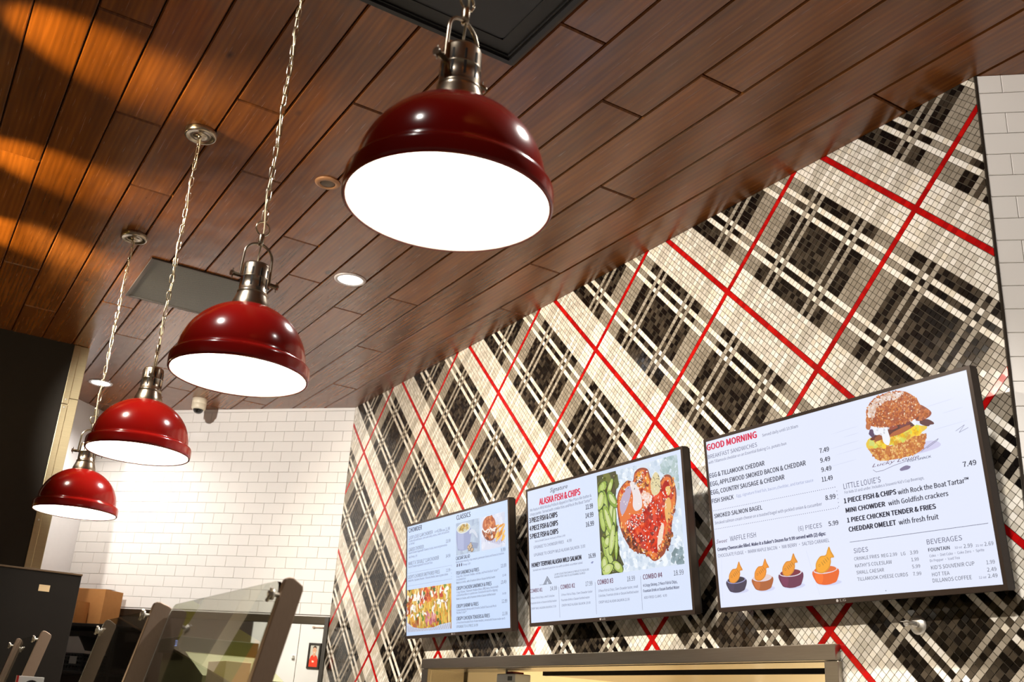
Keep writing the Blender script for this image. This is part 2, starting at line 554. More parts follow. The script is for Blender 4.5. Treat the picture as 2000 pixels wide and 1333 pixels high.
struct(mb.build('wall_right', [M_subway, M_grout, mat('edge_profile', rgb(52, 44, 36), 0.45, 0.4)], loc=(XR, D, ZC), rot=(0, 0, A_R)))

# ---- steel strip under the tiles, white door and dark panel below it
mb = MB()
mb.box((SL, -0.012, 0.541), (-0.03, 0.0, 0.590), 0, 0.001)
mb.box((-0.03, -0.016, -ZC), (-0.004, 0.0, 0.590), 1)
struct(mb.build('trim_1', [noisy(mat('dark_steel', rgb(92, 84, 72), 0.3, 0.9), 8, .15, (1, 1, 30)), mat('dark_door_frame', rgb(58, 54, 46), 0.5)], loc=(XL, D, ZC), rot=(0, 0, A_L)))
mb = MB()
mb.box((-0.20, -0.010, -ZC), (-0.034, 0.0, 0.538), 0, 0.002)
mb.box((-0.545, -0.012, -ZC), (-0.203, 0.0, 0.538), 0, 0.002)
door = struct(mb.build('door_1', M_whitedoor, loc=(XL, D, ZC), rot=(0, 0, A_L)))
m2 = MB(); m2.box((-0.112, -0.020, 0.517), (-0.036, -0.010, 0.523), 0, 0.001); m2.box((-0.112, -0.022, 0.514), (-0.098, -0.010, 0.526), 0, 0.001)
m2.build('closer_arm', M_bar, door)
m2 = MB(); m2.box((-0.236, -0.042, 0.316), (-0.216, -0.012, 0.336), 0, 0.003)
m2.box((-0.240, -0.014, 0.312), (-0.212, -0.012, 0.340), 0)
m2.build('latch_knob', M_whitedoor, door)
mb = MB(); mb.box((SL, -0.010, -ZC), (-0.549, 0.0, 0.538), 0)
struct(mb.build('wall_panel', noisy(mat('brown_panel', rgb(48, 36, 28), 0.5), 10, .2), loc=(XL, D, ZC), rot=(0, 0, A_L)))

# ---- white return wall (square to the tile wall) and the charcoal wall in front of it
mb = MB(); mb.box((SL - .16, -2.4, -ZC), (SL, 0.0, H + .005), 0)
struct(mb.build('wall_return', M_whitewall, loc=(XL, D, ZC), rot=(0, 0, A_L)))
mb = MB(); mb.box((-7.0, -0.22, -ZC), (-6.55, 0.712, H + .005), 0)
struct(mb.build('wall_side', M_darkwall))
# added unseen wall, coloured olive and ochre for the glass guard to mirror
mb = MB(); mb.box((-7.0, -0.80, -ZC), (-6.55, -0.22, 1.02), 0); mb.box((-7.0, -3.2, -ZC), (-6.55, -0.80, 1.02), 1); mb.box((-7.0, -3.2, 1.02), (-6.55, -0.22, H + .005), 2)
struct(mb.build('wall_rear_added', [noisy(mat('olive_mirror_tone', rgb(146, 146, 56), 0.7), 4, .1), noisy(mat('ochre_mirror_tone', rgb(210, 150, 54), 0.7), 4, .1), M_darkwall]))
mb = MB()
mb.box((-7.0, 0.712, -ZC), (-6.562, 0.795, H - .002), 0)
mb.box((-6.562, 0.708, -ZC), (-6.546, 0.745, 1.66), 0, 0.002)
mb.box((-6.562, 0.708, 1.663), (-6.546, 0.745, H - .002), 0, 0.002)
mb.box((-6.562, 0.745, -ZC), (-6.552, 0.798, 1.70), 0, 0.002)
mb.box((-6.562, 0.745, 1.703), (-6.552, 0.798, H - .002), 0, 0.002)
tr = struct(mb.build('trim_2', [M_steel]))
for zz in (1.64, 1.69, 0.95):
    s = MB(); s.lathe([(0.0, 0.0025), (0.004, 0.002), (0.006, 0.0)], 12, M=Matrix.Translation((-6.546, 0.727, zz)) @ Matrix.Rotation(PI / 2, 4, 'Y'))
    s.build('screw', M_screw, tr)
s = MB(); s.box((-7.30, 0.60, 0.66), (-7.27, 0.64, 0.70), 0, 0.006)

# ---- pass-through frame and the kitchen behind it
mb = MB()
fy = D - 0.03
mb.box((-5.113, fy, 0.250), (-2.283, D + .0, 0.300), 0, 0.002)
mb.box((-5.113, fy + .006, -0.55), (-5.045, D, 0.249), 0, 0.002)
mb.box((-2.333, fy + .006, -0.55), (-2.277, D, 0.249), 0, 0.002)
mb.box((-5.076, D, 0.247), (-2.304, D + .2, 0.266), 0)
mb.box((-5.076, D, -0.5), (-5.05, D + .2, 0.247), 0)
mb.box((-2.33, D, -0.5), (-2.304, D + .2, 0.247), 0)
mb.box((-5.10, fy - .10, -0.55), (-2.29, D + .25, -0.5), 0)
struct(mb.build('window_1', M_steel_h))
mb = MB()
mb.box((-5.9, 5.0, -ZC), (-1.7, 5.08, 1.2), 0)
x = -5.66
while x < -1.9:
    mb.box((x - .012, 4.985, -ZC), (x + .012, 5.0, 1.2), 1); x += 0.62
mb.box((-5.98, D + .2, -ZC), (-5.9, 5.08, 1.2), 0)
mb.box((-1.7, D + .2, -ZC), (-1.62, 5.08, 1.2), 0)
mb.box((-5.98, D + .2, 1.2), (-1.62, 5.08, 1.26), 1)
struct(mb.build('wall_kitchen', [M_kwall, M_ktrim]))
# unseen floor, pale and dark halves set for bounce; added wall for glass reflections
mb = MB(); mb.box((-9.4, 0.9, -ZC - .06), (2.7, 5.2, -ZC), 0); mb.box((-9.4, -3.3, -ZC - .06), (2.7, 0.9, -ZC), 1)
struct(mb.build('floor', [M_floor, M_floor2]))
mb = MB(); mb.box((-7.0, -3.3, -ZC), (-2.0, -3.2, H), 0)
struct(mb.build('wall_back_added', noisy(mat('back_mirror_tone', rgb(176, 160, 70), 0.7), 4, .1)))

# ------------------------------------------------------------------ pendant lamps
def chain_mesh(x0, x1, zt, zb):
    """oval links from the canopy down to the ring"""
    mb = MB()
    L, Wd, r = 0.040, 0.018, 0.0017
    pitch = L - 4 * r
    n = max(2, round((zt - zb) / pitch))
    pitch = (zt - zb) / n
    rr = random.Random(int(abs(zb) * 1000))
    ang = 0.5
    for i in range(n):
        zc = zt - pitch * (i + .5)
        ang += PI / 2 + rr.uniform(-.25, .25)
        lean = rr.uniform(-.10, .10)
        pts = []
        for q in range(16):
            a = 2 * PI * q / 16
            lx = (Wd / 2 - r) * math.cos(a)
            lz = (L / 2 - Wd / 2) * (1 if math.sin(a) >= 0 else -1) + (Wd / 2 - r) * math.sin(a)
            lx += lean * lz * .4
            pts.append((lx * math.cos(ang), lx * math.sin(ang), zc + lz))
        mb.tube(pts, r, 6, 0, True)
    return mb

def pendant(x, y, z0, label, ang):
    """z0: rim height over the eye; everything measured from the canopy on the ceiling"""
    t = thing('pendant_lamp', label, 'lamp', (x, y, CZ), (0, 0, 0), 'red pendant lamps over the counter')
    b = z0 - H                                      # rim relative to the ceiling
    c = MB(); c.lathe([(0.0, 0.0), (0.060, 0.0), (0.0605, -0.003), (0.0595, -0.020), (0.057, -0.0225), (0.050, -0.0225), (0.048, -0.020), (0.012, -0.020), (0.010, -0.026), (0.007, -0.034), (0.0, -0.034)], 48)
    c.build('canopy', M_nickel, t)
    zt, zb = -0.030, b + 0.432
    chain_mesh(0, 0, zt, zb).build('chain', M_chain, t)
    # thin cord threaded along the chain
    c = MB(); rr = random.Random(int(abs(x) * 100))
    pts = []
    nn = 60
    for i in range(nn + 1):
        f = i / nn
        z = zt + (b + 0.30 - zt) * f
        a = f * 22
        w = 0.0045 if f < .88 else 0.0045 * (1 - f) / .12
        pts.append((w * math.cos(a), w * math.sin(a), z))
    c.tube(pts, 0.0021, 6); c.build('cord', mat('cord', rgb(214, 198, 160), 0.5), t)
    Rz = Matrix.Rotation(ang, 4, 'Z')
    # ring and hook above the handle
    c = MB()
    c.tube([Rz @ Vector((0.019 * math.cos(q * PI / 16), 0, b + 0.410 + 0.019 * math.sin(q * PI / 16))) for q in range(32)], 0.0022, 8, 0, True)
    c.build('hanging_ring', M_chain, t)
    c = MB(); c.lathe([(0.0, 0.394), (0.006, 0.394), (0.0075, 0.388), (0.0075, 0.372), (0.006, 0.360), (0.0, 0.360)], 20, (0, 0, b)); c.build('hook', M_nickel, t)
    # arched handle
    c = MB()
    pts = []
    for q in range(0, 25):
        a = PI * q / 24
        pts.append(Rz @ Vector((0.039 * math.cos(a), 0, b + 0.328 + 0.037 * math.sin(a))))
    pts = [Rz @ Vector((0.041, 0, b + 0.262)), Rz @ Vector((0.0405, 0, b + 0.295))] + pts + [Rz @ Vector((-0.0405, 0, b + 0.295)), Rz @ Vector((-0.041, 0, b + 0.262))]
    c.tube(pts, 0.0036, 10); c.build('handle', M_nickel, t)
    for s in (1, -1):
        c = MB()
        A = Rz @ Vector((s * 0.033, 0, b + 0.262)); B = Rz @ Vector((s * 0.066, 0, b + 0.262))
        c.tube([A, A.lerp(B, .35), A.lerp(B, .36), A.lerp(B, .8), A.lerp(B, .81), B], [0.0046, 0.0046, 0.006, 0.006, 0.0075, 0.0075], 12)
        P = Rz @ Vector((s * 0.061, 0, b + 0.262))
        c.tube([P + Vector((0, 0, .014)), P - Vector((0, 0, .014))], 0.0016, 6)
        c.build('thumb_screw', M_nickel, t)
    # vented socket housing
    c = MB(); c.lathe([(0.0490, 0.172), (0.0488, 0.184), (0.0455, 0.197), (0.0400, 0.213), (0.0378, 0.220), (0.0385, 0.2215), (0.0385, 0.2245), (0.0355, 0.226), (0.0352, 0.262), (0.0356, 0.2625), (0.0356, 0.2640), (0.0350, 0.2645), (0.0346, 0.2970), (0.032, 0.303), (0.010, 0.305), (0.008, 0.312), (0.0, 0.313)], 48, (0, 0, b))
    hs = c.build('socket_housing', M_nickel, t)
    for q in range(10):
        a = ang + 0.31 + 2 * PI * q / 10
        Mx = Matrix.Translation((0, 0, b)) @ Matrix.Rotation(a, 4, 'Z')
        s = MB(); s.box((0.0340, -0.0023, 0.236), (0.0357, 0.0023, 0.2615), M=Mx); s.box((0.0338, -0.0019, 0.266), (0.0353, 0.0019, 0.286), M=Mx)
        s.build('vent_slot', M_dark, hs)
    # enamelled dome with a stepped rim band
    prof = [(0.1655, 0.0), (0.1685, -0.002), (0.1715, 0.001), (0.1722, 0.006), (0.1722, 0.026), (0.1714, 0.031), (0.1690, 0.0345), (0.1640, 0.0365), (0.1595, 0.0385), (0.1580, 0.041)]
    for q in range(1, 23):
        a = q / 23 * (PI / 2 - 0.26)
        prof.append((0.158 * math.cos(a), 0.040 + 0.150 * math.sin(a)))
    prof += [(0.040, 0.1865), (0.035, 0.1875)]
    c = MB(); c.lathe(prof, 96, (0, 0, b)); c.build('shade', M_red, t)
    inner = [(0.1655, 0.0), (0.164, 0.004), (0.157, 0.034)] + [(0.155 * math.cos(q / 12 * 1.3), 0.038 + 0.143 * math.sin(q / 12 * 1.3)) for q in range(13)] + [(0.0, 0.174)]
    c = MB(); c.lathe(inner, 72, (0, 0, b)); c.build('reflector', M_white_in, t)
    c = MB(); c.lathe([(0.0, 0.0035), (0.08, 0.0035), (0.1648, 0.006), (0.1648, 0.011), (0.0, 0.011)], 72, (0, 0, b), smooth=False); c.build('diffuser', M_bulb, t)
    return t

pendant(-1.328, 0.645, 0.782, 'red dome pendant lamp nearest the viewer, in front of the black ceiling cassette', math.radians(112))
pendant(-2.415, 0.645, 0.766, 'red dome pendant lamp hanging in front of the grey ceiling grille', math.radians(98))
pendant(-3.541, 0.651, 0.778, 'red dome pendant lamp just below left of the white security camera', math.radians(165))
pendant(-4.659, 0.651, 0.726, 'red dome pendant lamp farthest back, beside the steel edged dark wall', math.radians(92))

# ------------------------------------------------------------------ things on the ceiling
for (x, y, lab) in ((-4.466, 1.668, 'lit round downlight near the plaid wall, right of the ceiling grille'),
                    (-7.279, 1.005, 'lit round downlight in the far left ceiling corner, behind a lamp chain')):
    t = thing('downlight', lab, 'light', (x, y, CZ), group='lit ceiling downlights')
    c = MB(); c.lathe([(0.061, -0.002), (0.064, -0.006), (0.073, -0.007), (0.079, -0.004), (0.080, 0.0), (0.061, 0.0)], 48, close=True); c.build('trim_ring', mat('downlight_ring', rgb(196, 190, 190), 0.35, 0.3), t)
    c = MB(); c.lathe([(0.0, -0.0045), (0.045, -0.0045), (0.061, -0.0025), (0.061, -0.0005), (0.0, -0.0005)], 48); c.build('lens', M_down, t)

t = thing('ceiling_plate', 'small round tan ceiling plate with a grey centre left of the nearest lamp', 'ceiling plate', (-3.604, 1.195, CZ))
c = MB(); c.lathe([(0.030, -0.004), (0.034, -0.010), (0.047, -0.008), (0.052, -0.004), (0.053, 0.0), (0.030, 0.0)], 40, close=True); c.build('outer_ring', mat('tan_plate', rgb(168, 122, 84), 0.4, 0.2), t)
c = MB(); c.lathe([(0.0, -0.007), (0.026, -0.007), (0.030, -0.005), (0.030, -0.001), (0.0, -0.001)], 40); c.build('centre_disc', mat('grey_plate', rgb(118, 104, 90), 0.5, 0.3), t)

# return air grille
t = thing('ceiling_grille', 'grey perforated air grille in the wood ceiling behind the second lamp', 'vent', (-5.16, 1.08, CZ))
c = MB()
a, b_, w = 0.30, 0.30, 0.016
for q in ((-a, -b_, a, -b_ + w), (-a, b_ - w, a, b_), (-a, -b_ + w, -a + w, b_ - w), (a - w, -b_ + w, a, b_ - w)):
    c.box((q[0], q[1], -0.008), (q[2], q[3], 0.0), 0)
c.build('grille_frame', mat('grille_frame', rgb(82, 74, 66), 0.5, 0.3), t)
mg = mat('perforated_sheet', rgb(120, 116, 104), 0.45, 0.5)
nt = mg.node_tree; p = nt.nodes['Principled BSDF']
tc = nt.nodes.new('ShaderNodeTexCoord')
mp = nt.nodes.new('ShaderNodeMapping'); mp.inputs['Scale'].default_value = (120, 120, 120); mp.inputs['Rotation'].default_value = (0, 0, PI / 4)
nt.links.new(tc.outputs['Object'], mp.inputs['Vector'])
fr = nt.nodes.new('ShaderNodeVectorMath'); fr.operation = 'FRACTION'; nt.links.new(mp.outputs['Vector'], fr.inputs[0])
sb = nt.nodes.new('ShaderNodeVectorMath'); sb.operation = 'SUBTRACT'; nt.links.new(fr.outputs['Vector'], sb.inputs[0]); sb.inputs[1].default_value = (.5, .5, .5)
ml = nt.nodes.new('ShaderNodeVectorMath'); ml.operation = 'MULTIPLY'; nt.links.new(sb.outputs['Vector'], ml.inputs[0]); ml.inputs[1].default_value = (1, 1, 0)
ln = nt.nodes.new('ShaderNodeVectorMath'); ln.operation = 'LENGTH'; nt.links.new(ml.outputs['Vector'], ln.inputs[0])
mr = nt.nodes.new('ShaderNodeMapRange'); mr.inputs['From Min'].default_value = 0.34; mr.inputs['From Max'].default_value = 0.40; nt.links.new(ln.outputs['Value'], mr.inputs['Value'])
mx = nt.nodes.new('ShaderNodeMix'); mx.data_type = 'RGBA'; mx.inputs['A'].default_value = rgb(26, 24, 20); mx.inputs['B'].default_value = rgb(112, 108, 94)
nt.links.new(mr.outputs['Result'], mx.inputs['Factor']); nt.links.new(mx.outputs['Result'], p.inputs['Base Color'])
c = MB(); c.box((-a + w, -b_ + w, -0.005), (a - w, b_ - w, -0.001), 0); c.build('perforated_sheet', mg, t)

# black cassette
t = thing('ceiling_cassette', 'square black cassette set in the wood ceiling above the nearest lamp', 'ceiling unit', (-2.16, 1.085, CZ))
mblk = mat('black_gloss_plastic', rgb(11, 9, 8), 0.35)
c = MB(); a = 0.30
def ring(mbx, o, i, z0, z1):
    for q in ((-o, -o, o, -i), (-o, i, o, o), (-o, -i, -i, i), (i, -i, o, i)):
        mbx.box((q[0], q[1], z0), (q[2], q[3], z1), 0)
ring(c, 0.302, 0.280, -0.006, 0.0)
c.build('flange', mat('bronze_flange', rgb(64, 50, 38), 0.4, 0.4), t)
c = MB(); ring(c, 0.280, 0.262, -0.026, 0.0); ring(c, 0.262, 0.252, -0.018, 0.0); c.build('housing_rim', mblk, t)
c = MB(); ring(c, 0.252, 0.200, -0.012, 0.0); c.build('inner_border', mat('black_border', rgb(14, 11, 9), 0.5), t)
c = MB()
pl = []
for cx, cy, a0 in ((.182, .182, 0), (-.182, .182, 90), (-.182, -.182, 180), (.182, -.182, 270)):
    for q in range(7):
        an = math.radians(a0 + q * 15); pl.append((cx + .018 * math.cos(an), cy + .018 * math.sin(an)))
c.prism(pl, -0.009, -0.001); c.build('panel', mat('blue_black_panel', rgb(24, 24, 27), 0.45), t)

# dome security camera
t = thing('security_camera', 'small white dome security camera under the ceiling by the tile wall', 'camera', (-7.168, 1.669, CZ))
c = MB(); c.lathe([(0.0, 0.0), (0.052, 0.0), (0.052, -0.036), (0.0505, -0.038), (0.0505, -0.040), (0.052, -0.042), (0.050, -0.070), (0.046, -0.078), (0.036, -0.080), (0.0, -0.080)], 40); c.build('housing', M_plastic, t)
c = MB(); c.lathe([(0.036, -0.080)] + [(0.036 * math.cos(q * PI / 20), -0.080 - 0.030 * math.sin(q * PI / 20)) for q in range(1, 11)], 32); c.build('dome', M_domeglass, t)

# ------------------------------------------------------------------ things on the walls
t = thing('photo_frame', 'black framed portrait on the white door next to the plaid wall', 'picture', frame_l(-0.0775, 0.010, 0.339), (0, 0, A_L))
c = MB()
for q in ((-.043, -.081, .043, -.069), (-.043, .069, .043, .081), (-.043, -.069, -.032, .069), (.032, -.069, .043, .069)):
    c.box((q[0], -0.012, q[1]), (q[2], 0.0, q[3]))
c.build('frame', mat('black_frame', rgb(40, 36, 28), 0.4), t)
c = MB()
def flat(mbx, poly, y, col):
    mbx.add([(a, y, b) for a, b in poly], [tuple(range(len(poly)))], 0, False, col)
def ell(cx, cy, rx, ry, n=20, a0=0, a1=2 * PI):
    return [(cx + rx * math.cos(a0 + (a1 - a0) * i / n), cy + ry * math.sin(a0 + (a1 - a0) * i / n)) for i in range(n if a1 - a0 > 6.2 else n + 1)]
flat(c, [(-.032, -.069), (.032, -.069), (.032, .069), (-.032, .069)], -0.004, rgb(206, 204, 188))
flat(c, [(-.031, -.069), (.031, -.069), (.030, -.025), (.021, -.003), (.008, .008), (-.010, .008), (-.023, -.003), (-.031, -.028)], -0.0044, rgb(232, 62, 28))
flat(c, [(-.007, .016), (.007, .016), (.010, .006), (.0, -.008), (-.010, .006)], -0.0047, rgb(214, 160, 124))
flat(c, ell(0, .034, .0125, .024), -0.0049, rgb(224, 176, 140))
flat(c, ell(0, .046, .0135, .018, 16, 0.1, PI - .1) + [(-.011, .046), (-.007, .053), (.007, .053), (.011, .046)], -0.0052, rgb(58, 42, 30))
for s in (-1, 1):
    flat(c, ell(s * .0052, .037, .0019, .0011, 8), -0.0054, rgb(44, 30, 22))
    flat(c, ell(s * .0130, .034, .002, .005, 8), -0.0046, rgb(206, 152, 120))
flat(c, ell(0, .024, .0058, .0034, 10, PI, 2 * PI), -0.0054, rgb(250, 246, 240))
flat(c, [(-.0012, .030), (.0012, .030), (0, .034)], -0.0053, rgb(196, 140, 108))
flat(c, [(-.012, -.028), (.002, -.031), (.003, -.040), (-.010, -.041)], -0.0049, rgb(246, 220, 190))
c.build('portrait', tint_mat('portrait_print', 0.4), t, colattr=True, fixn=False)

# sidewall sprinkler under the right screen
t = thing('wall_sprinkler', 'small chrome sprinkler head on the plaid wall below the right screen', 'sprinkler', (-1.990, D - .0045, ZC + 0.346))
RX = Matrix.Rotation(PI / 2, 4, 'X')
c = MB(); c.lathe([(0.0, 0.006), (0.018, 0.006), (0.026, 0.003), (0.028, 0.0)], 32, M=RX); c.build('escutcheon', M_screw, t)
c = MB(); c.lathe([(0.0, 0.004), (0.009, 0.004), (0.009, 0.022), (0.006, 0.024), (0.006, 0.03), (0.0, 0.03)], 20, M=RX)
c.tube([(0.009, -.022, 0), (0.010, -.036, 0), (0.004, -.050, 0), (0, -.052, 0)], 0.002, 6); c.tube([(-0.009, -.022, 0), (-0.010, -.036, 0), (-0.004, -.050, 0), (0, -.052, 0)], 0.002, 6)
c.build('sprinkler_body', M_screw, t)
c = MB(); c.box((-0.014, -0.060, 0.004), (0.014, -0.034, 0.0055), 0); c.lathe([(0.0, 0.052), (0.009, 0.052), (0.009, 0.054), (0.0, 0.054)], 16, M=RX); c.build('deflector', M_screw, t)

# ------------------------------------------------------------------ menu screens
TVW, TVH = 1.0951, 0.6134
TVS = {'R': (-2.7265, 0.4096, 2.5179, 0.1114), 'M': (-3.9488, 0.4119, 2.5213, 0.1024), 'L': (-5.1843, 0.3974, 2.5146, 0.1006)}
INK = {'k': rgb(12, 16, 44), 'g': rgb(62, 64, 96), 'l': rgb(136, 146, 188), 'r': rgb(214, 26, 72), 'm': rgb(96, 28, 66), 'p': rgb(104, 74, 104)}
M_pic = tint_mat('screen_picture', 0.3, 1.0)
M_ink = tint_mat('screen_lettering', 0.3, 1.0)

def screen_mat(name, a, b):
    m = emit(name, a, 0.98)
    nt = m.node_tree; p = nt.nodes['Principled BSDF']
    p.inputs['Roughness'].default_value = 0.25
    return m
M_scr = {'R': screen_mat('screen_white', rgb(228, 234, 254), None), 'M': screen_mat('screen_white_blue', rgb(216, 228, 252), None), 'L': screen_mat('screen_blue_white', rgb(200, 220, 252), None)}

class Pic(MB):
    """flat coloured shapes on a screen: (u, v) in metres, layer by layer towards the viewer"""
    def __init__(self, seed):
        super().__init__(); self.r = random.Random(seed); self.lay = 0
    def up(self): self.lay += 1
    def y(self): return 0.0012 - 0.00005 * self.lay
    def poly(self, pts, col):
        self.add([(u, self.y(), v) for u, v in pts], [tuple(range(len(pts)))], 0, False, col)
    def rect(self, u0, v0, u1, v1, col): self.poly([(u0, v0), (u1, v0), (u1, v1), (u0, v1)], col)
    def fan(self, pts, col):
        cu = sum(p[0] for p in pts) / len(pts); cv = sum(p[1] for p in pts) / len(pts)
        n = len(pts)
        self.add([(u, self.y(), v) for u, v in pts] + [(cu, self.y(), cv)], [(i, (i + 1) % n, n) for i in range(n)], 0, False, col)
    def blob(self, cu, cv, ru, rv, col, jag=0.12, rot=0.0, n=22, box=None):
        ph = [self.r.uniform(0, 6.28) for _ in range(4)]
        pts = []
        for i in range(n):
            a = 2 * PI * i / n
            k = 1 + jag * (math.sin(2 * a + ph[0]) * .5 + math.sin(3 * a + ph[1]) * .4 + math.sin(5 * a + ph[2]) * .3)
            x = ru * k * math.cos(a); y = rv * k * math.sin(a)
            pu = cu + x * math.cos(rot) - y * math.sin(rot); pv = cv + x * math.sin(rot) + y * math.cos(rot)
            if box: pu = min(max(pu, box[0]), box[2]); pv = min(max(pv, box[1]), box[3])
            pts.append((pu, pv))
        self.fan(pts, col)
    def smooth(self, ctrl, col, n=6):
        """closed smooth outline through control points"""
        m = len(ctrl); pts = []
        for i in range(m):
            p0, p1, p2, p3 = ctrl[i - 1], ctrl[i], ctrl[(i + 1) % m], ctrl[(i + 2) % m]
            for q in range(n):
                t = q / n
                pts.append(tuple(0.5 * ((2 * p1[k]) + (-p0[k] + p2[k]) * t + (2 * p0[k] - 5 * p1[k] + 4 * p2[k] - p3[k]) * t * t + (-p0[k] + 3 * p1[k] - 3 * p2[k] + p3[k]) * t ** 3) for k in (0, 1)))
        self.poly(pts, col)
        return pts
    def specks(self, n, inside, size, cols, jag=0.2, box=None, asp=1.0):
        us = [p[0] for p in inside]; vs = [p[1] for p in inside]
        k = 0; tries = 0
        while k < n and tries < n * 30:
            tries += 1
            u = self.r.uniform(min(us), max(us)); v = self.r.uniform(min(vs), max(vs))
            c = False
            for i in range(len(inside)):
                a, b = inside[i - 1], inside[i]
                if (a[1] > v) != (b[1] > v) and u < (b[0] - a[0]) * (v - a[1]) / (b[1] - a[1]) + a[0]: c = not c
            if not c: continue
            k += 1
            s = self.r.uniform(*size)
            self.blob(u, v, s, s * asp * self.r.uniform(.6, 1.1), self.r.choice(cols), jag, self.r.uniform(0, 3.1), 9, box)

def C(*l): return [rgb(*c) for c in l]
def shade(c, k): return tuple(min(1, x * k) for x in c[:3]) + (1,)

def pic_salmon():
    p = Pic(3); B = (0.550, 0.180, 1.062, 0.588)
    p.rect(*B, rgb(214, 226, 240)); p.up()
    R = [(B[0], B[1]), (B[2], B[1]), (B[2], B[3]), (B[0], B[3])]
    p.specks(420, R, (.006, .018), C((226, 236, 246), (204, 218, 234), (238, 244, 250), (192, 208, 226)), .3, B); p.up()
    p.specks(240, R, (.003, .008), C((244, 248, 252), (184, 200, 220), (210, 224, 238)), .3, B, .5); p.up()
    # shadowed edge of the bowl
    p.specks(70, [(.96, .54), (1.062, .46), (1.062, .588), (.98, .588)], (.006, .016), C((176, 196, 196), (158, 182, 184), (196, 212, 218)), .3, B)
    p.specks(30, [(.98, .19), (1.05, .18), (1.062, .24), (1.0, .23)], (.006, .015), C((150, 170, 180), (120, 140, 146)), .3, B); p.up()
    # cucumber salad along the left side
    G = [(B[0], B[1]), (.66, .181), (.70, .21), (.665, .27), (.672, .36), (.66, .43), (.675, .50), (.69, .55), (.68, .588), (B[0], B[3])]
    p.poly(G, rgb(62, 66, 22)); p.up()
    p.specks(60, G, (.012, .03), C((84, 90, 24), (52, 54, 18), (108, 112, 34), (70, 60, 20)), .3, (B[0], B[1], .70, B[3])); p.up()
    for cu, cv, ru, rv, ro in ((.585, .535, .03, .018, .5), (.60, .45, .017, .060, .1), (.635, .42, .016, .058, -.3), (.575, .40, .016, .045, .15), (.625, .35, .030, .022, .4), (.655, .40, .012, .045, -.1), (.585, .28, .014, .05, .3), (.61, .25, .013, .055, .45), (.575, .22, .02, .03, 0), (.66, .205, .034, .016, -.5), (.60, .31, .026, .016, .8), (.66, .29, .010, .05, -.1), (.64, .53, .03, .012, 1.0), (.615, .395, .020, .062, .35), (.57, .48, .02, .035, -.4), (.65, .475, .018, .04, .7), (.595, .20, .035, .018, .3), (.635, .315, .016, .055, -.25)):
        ru *= 1.25; rv *= 1.2
        p.blob(cu, cv, ru, rv, rgb(58, 84, 20), .08, ro, 22, B); p.up()
        p.blob(cu, cv, ru * .86, rv * .90, p.r.choice(C((150, 176, 62), (168, 190, 84), (128, 160, 50), (186, 204, 108))), .08, ro, 22, B); p.up()
        p.blob(cu, cv + .002, ru * .45, rv * .62, p.r.choice(C((198, 212, 136), (184, 204, 112), (206, 216, 150))), .1, ro, 18, B); p.up()
    p.specks(40, G, (.0012, .003), C((30, 34, 12), (214, 220, 170)), .1, B); p.up()
    # glazed fillet: two lobes meeting in a point
    O = p.smooth([(.680, .455), (.700, .505), (.752, .535), (.790, .528), (.806, .560), (.842, .572), (.886, .560), (.905, .520), (.950, .500), (.985, .520), (1.020, .512), (1.042, .470), (1.043, .420), (1.020, .365), (1.004, .320), (1.002, .285), (.975, .262), (.950, .225), (.892, .205), (.850, .232), (.812, .242), (.760, .262), (.720, .305), (.690, .365)], rgb(150, 56, 20)); p.up()
    p.smooth([(.686, .452), (.704, .500), (.752, .528), (.792, .520), (.812, .552), (.842, .564), (.882, .552), (.900, .512), (.950, .492), (.985, .512), (1.016, .504), (1.034, .468), (1.036, .420), (1.012, .365), (.990, .320), (.955, .265), (.895, .215), (.850, .245), (.80, .275), (.74, .310), (.700, .372)], rgb(226, 112, 34)); p.up()
    red = p.smooth([(.735, .375), (.800, .385), (.840, .400), (.868, .432), (.925, .470), (.965, .480), (1.006, .480), (1.016, .440), (.985, .400), (.972, .360), (.940, .300), (.905, .240), (.860, .248), (.815, .282), (.762, .318)], rgb(206, 40, 16)); p.up()
    p.specks(130, red, (.008, .024), C((222, 52, 18), (186, 28, 12), (196, 36, 14), (232, 72, 24), (160, 22, 10)), .35, B); p.up()
    p.smooth([(.802, .548), (.836, .560), (.878, .548), (.892, .505), (.868, .470), (.832, .480), (.818, .515)], rgb(214, 96, 26))
    p.up()
    p.specks(40, [(.80, .55), (.88, .555), (.895, .50), (.86, .465), (.82, .49)], (.005, .013), C((178, 44, 20), (236, 150, 40), (120, 30, 20), (244, 186, 90)), .35, B); p.up()
    # pale sheen and milky patches
    p.smooth([(.700, .450), (.742, .505), (.776, .508), (.770, .470), (.735, .420), (.708, .405)], rgb(186, 170, 196)); p.up()
    p.smooth([(.772, .522), (.803, .520), (.835, .470), (.838, .420), (.800, .408), (.782, .430), (.786, .470)], rgb(232, 222, 222)); p.up()
    p.smooth([(.900, .505), (.930, .540), (.955, .520), (.955, .470), (.930, .452), (.905, .460)], rgb(222, 208, 160)); p.up()
    p.smooth([(.978, .420), (1.002, .432), (1.012, .400), (.998, .350), (.980, .340), (.972, .375)], rgb(232, 176, 100)); p.up()
    p.smooth([(.985, .470), (1.008, .474), (1.014, .452), (.996, .440)], rgb(236, 190, 110)); p.up()
    p.smooth([(.925, .300), (.950, .340), (.962, .330), (.948, .285), (.925, .240), (.915, .255)], rgb(238, 214, 196)); p.up()
    p.specks(50, [(.84, .47), (.89, .47), (.90, .43), (.86, .41)], (.004, .012), C((240, 210, 200), (226, 140, 60), (246, 232, 226)), .4, B); p.up()
    p.specks(60, [(.71, .33), (.74, .345), (.80, .27), (.83, .25), (.81, .238), (.755, .265)], (.004, .010), C((112, 30, 18), (84, 24, 16), (190, 100, 40), (60, 20, 16)), .35, B); p.up()
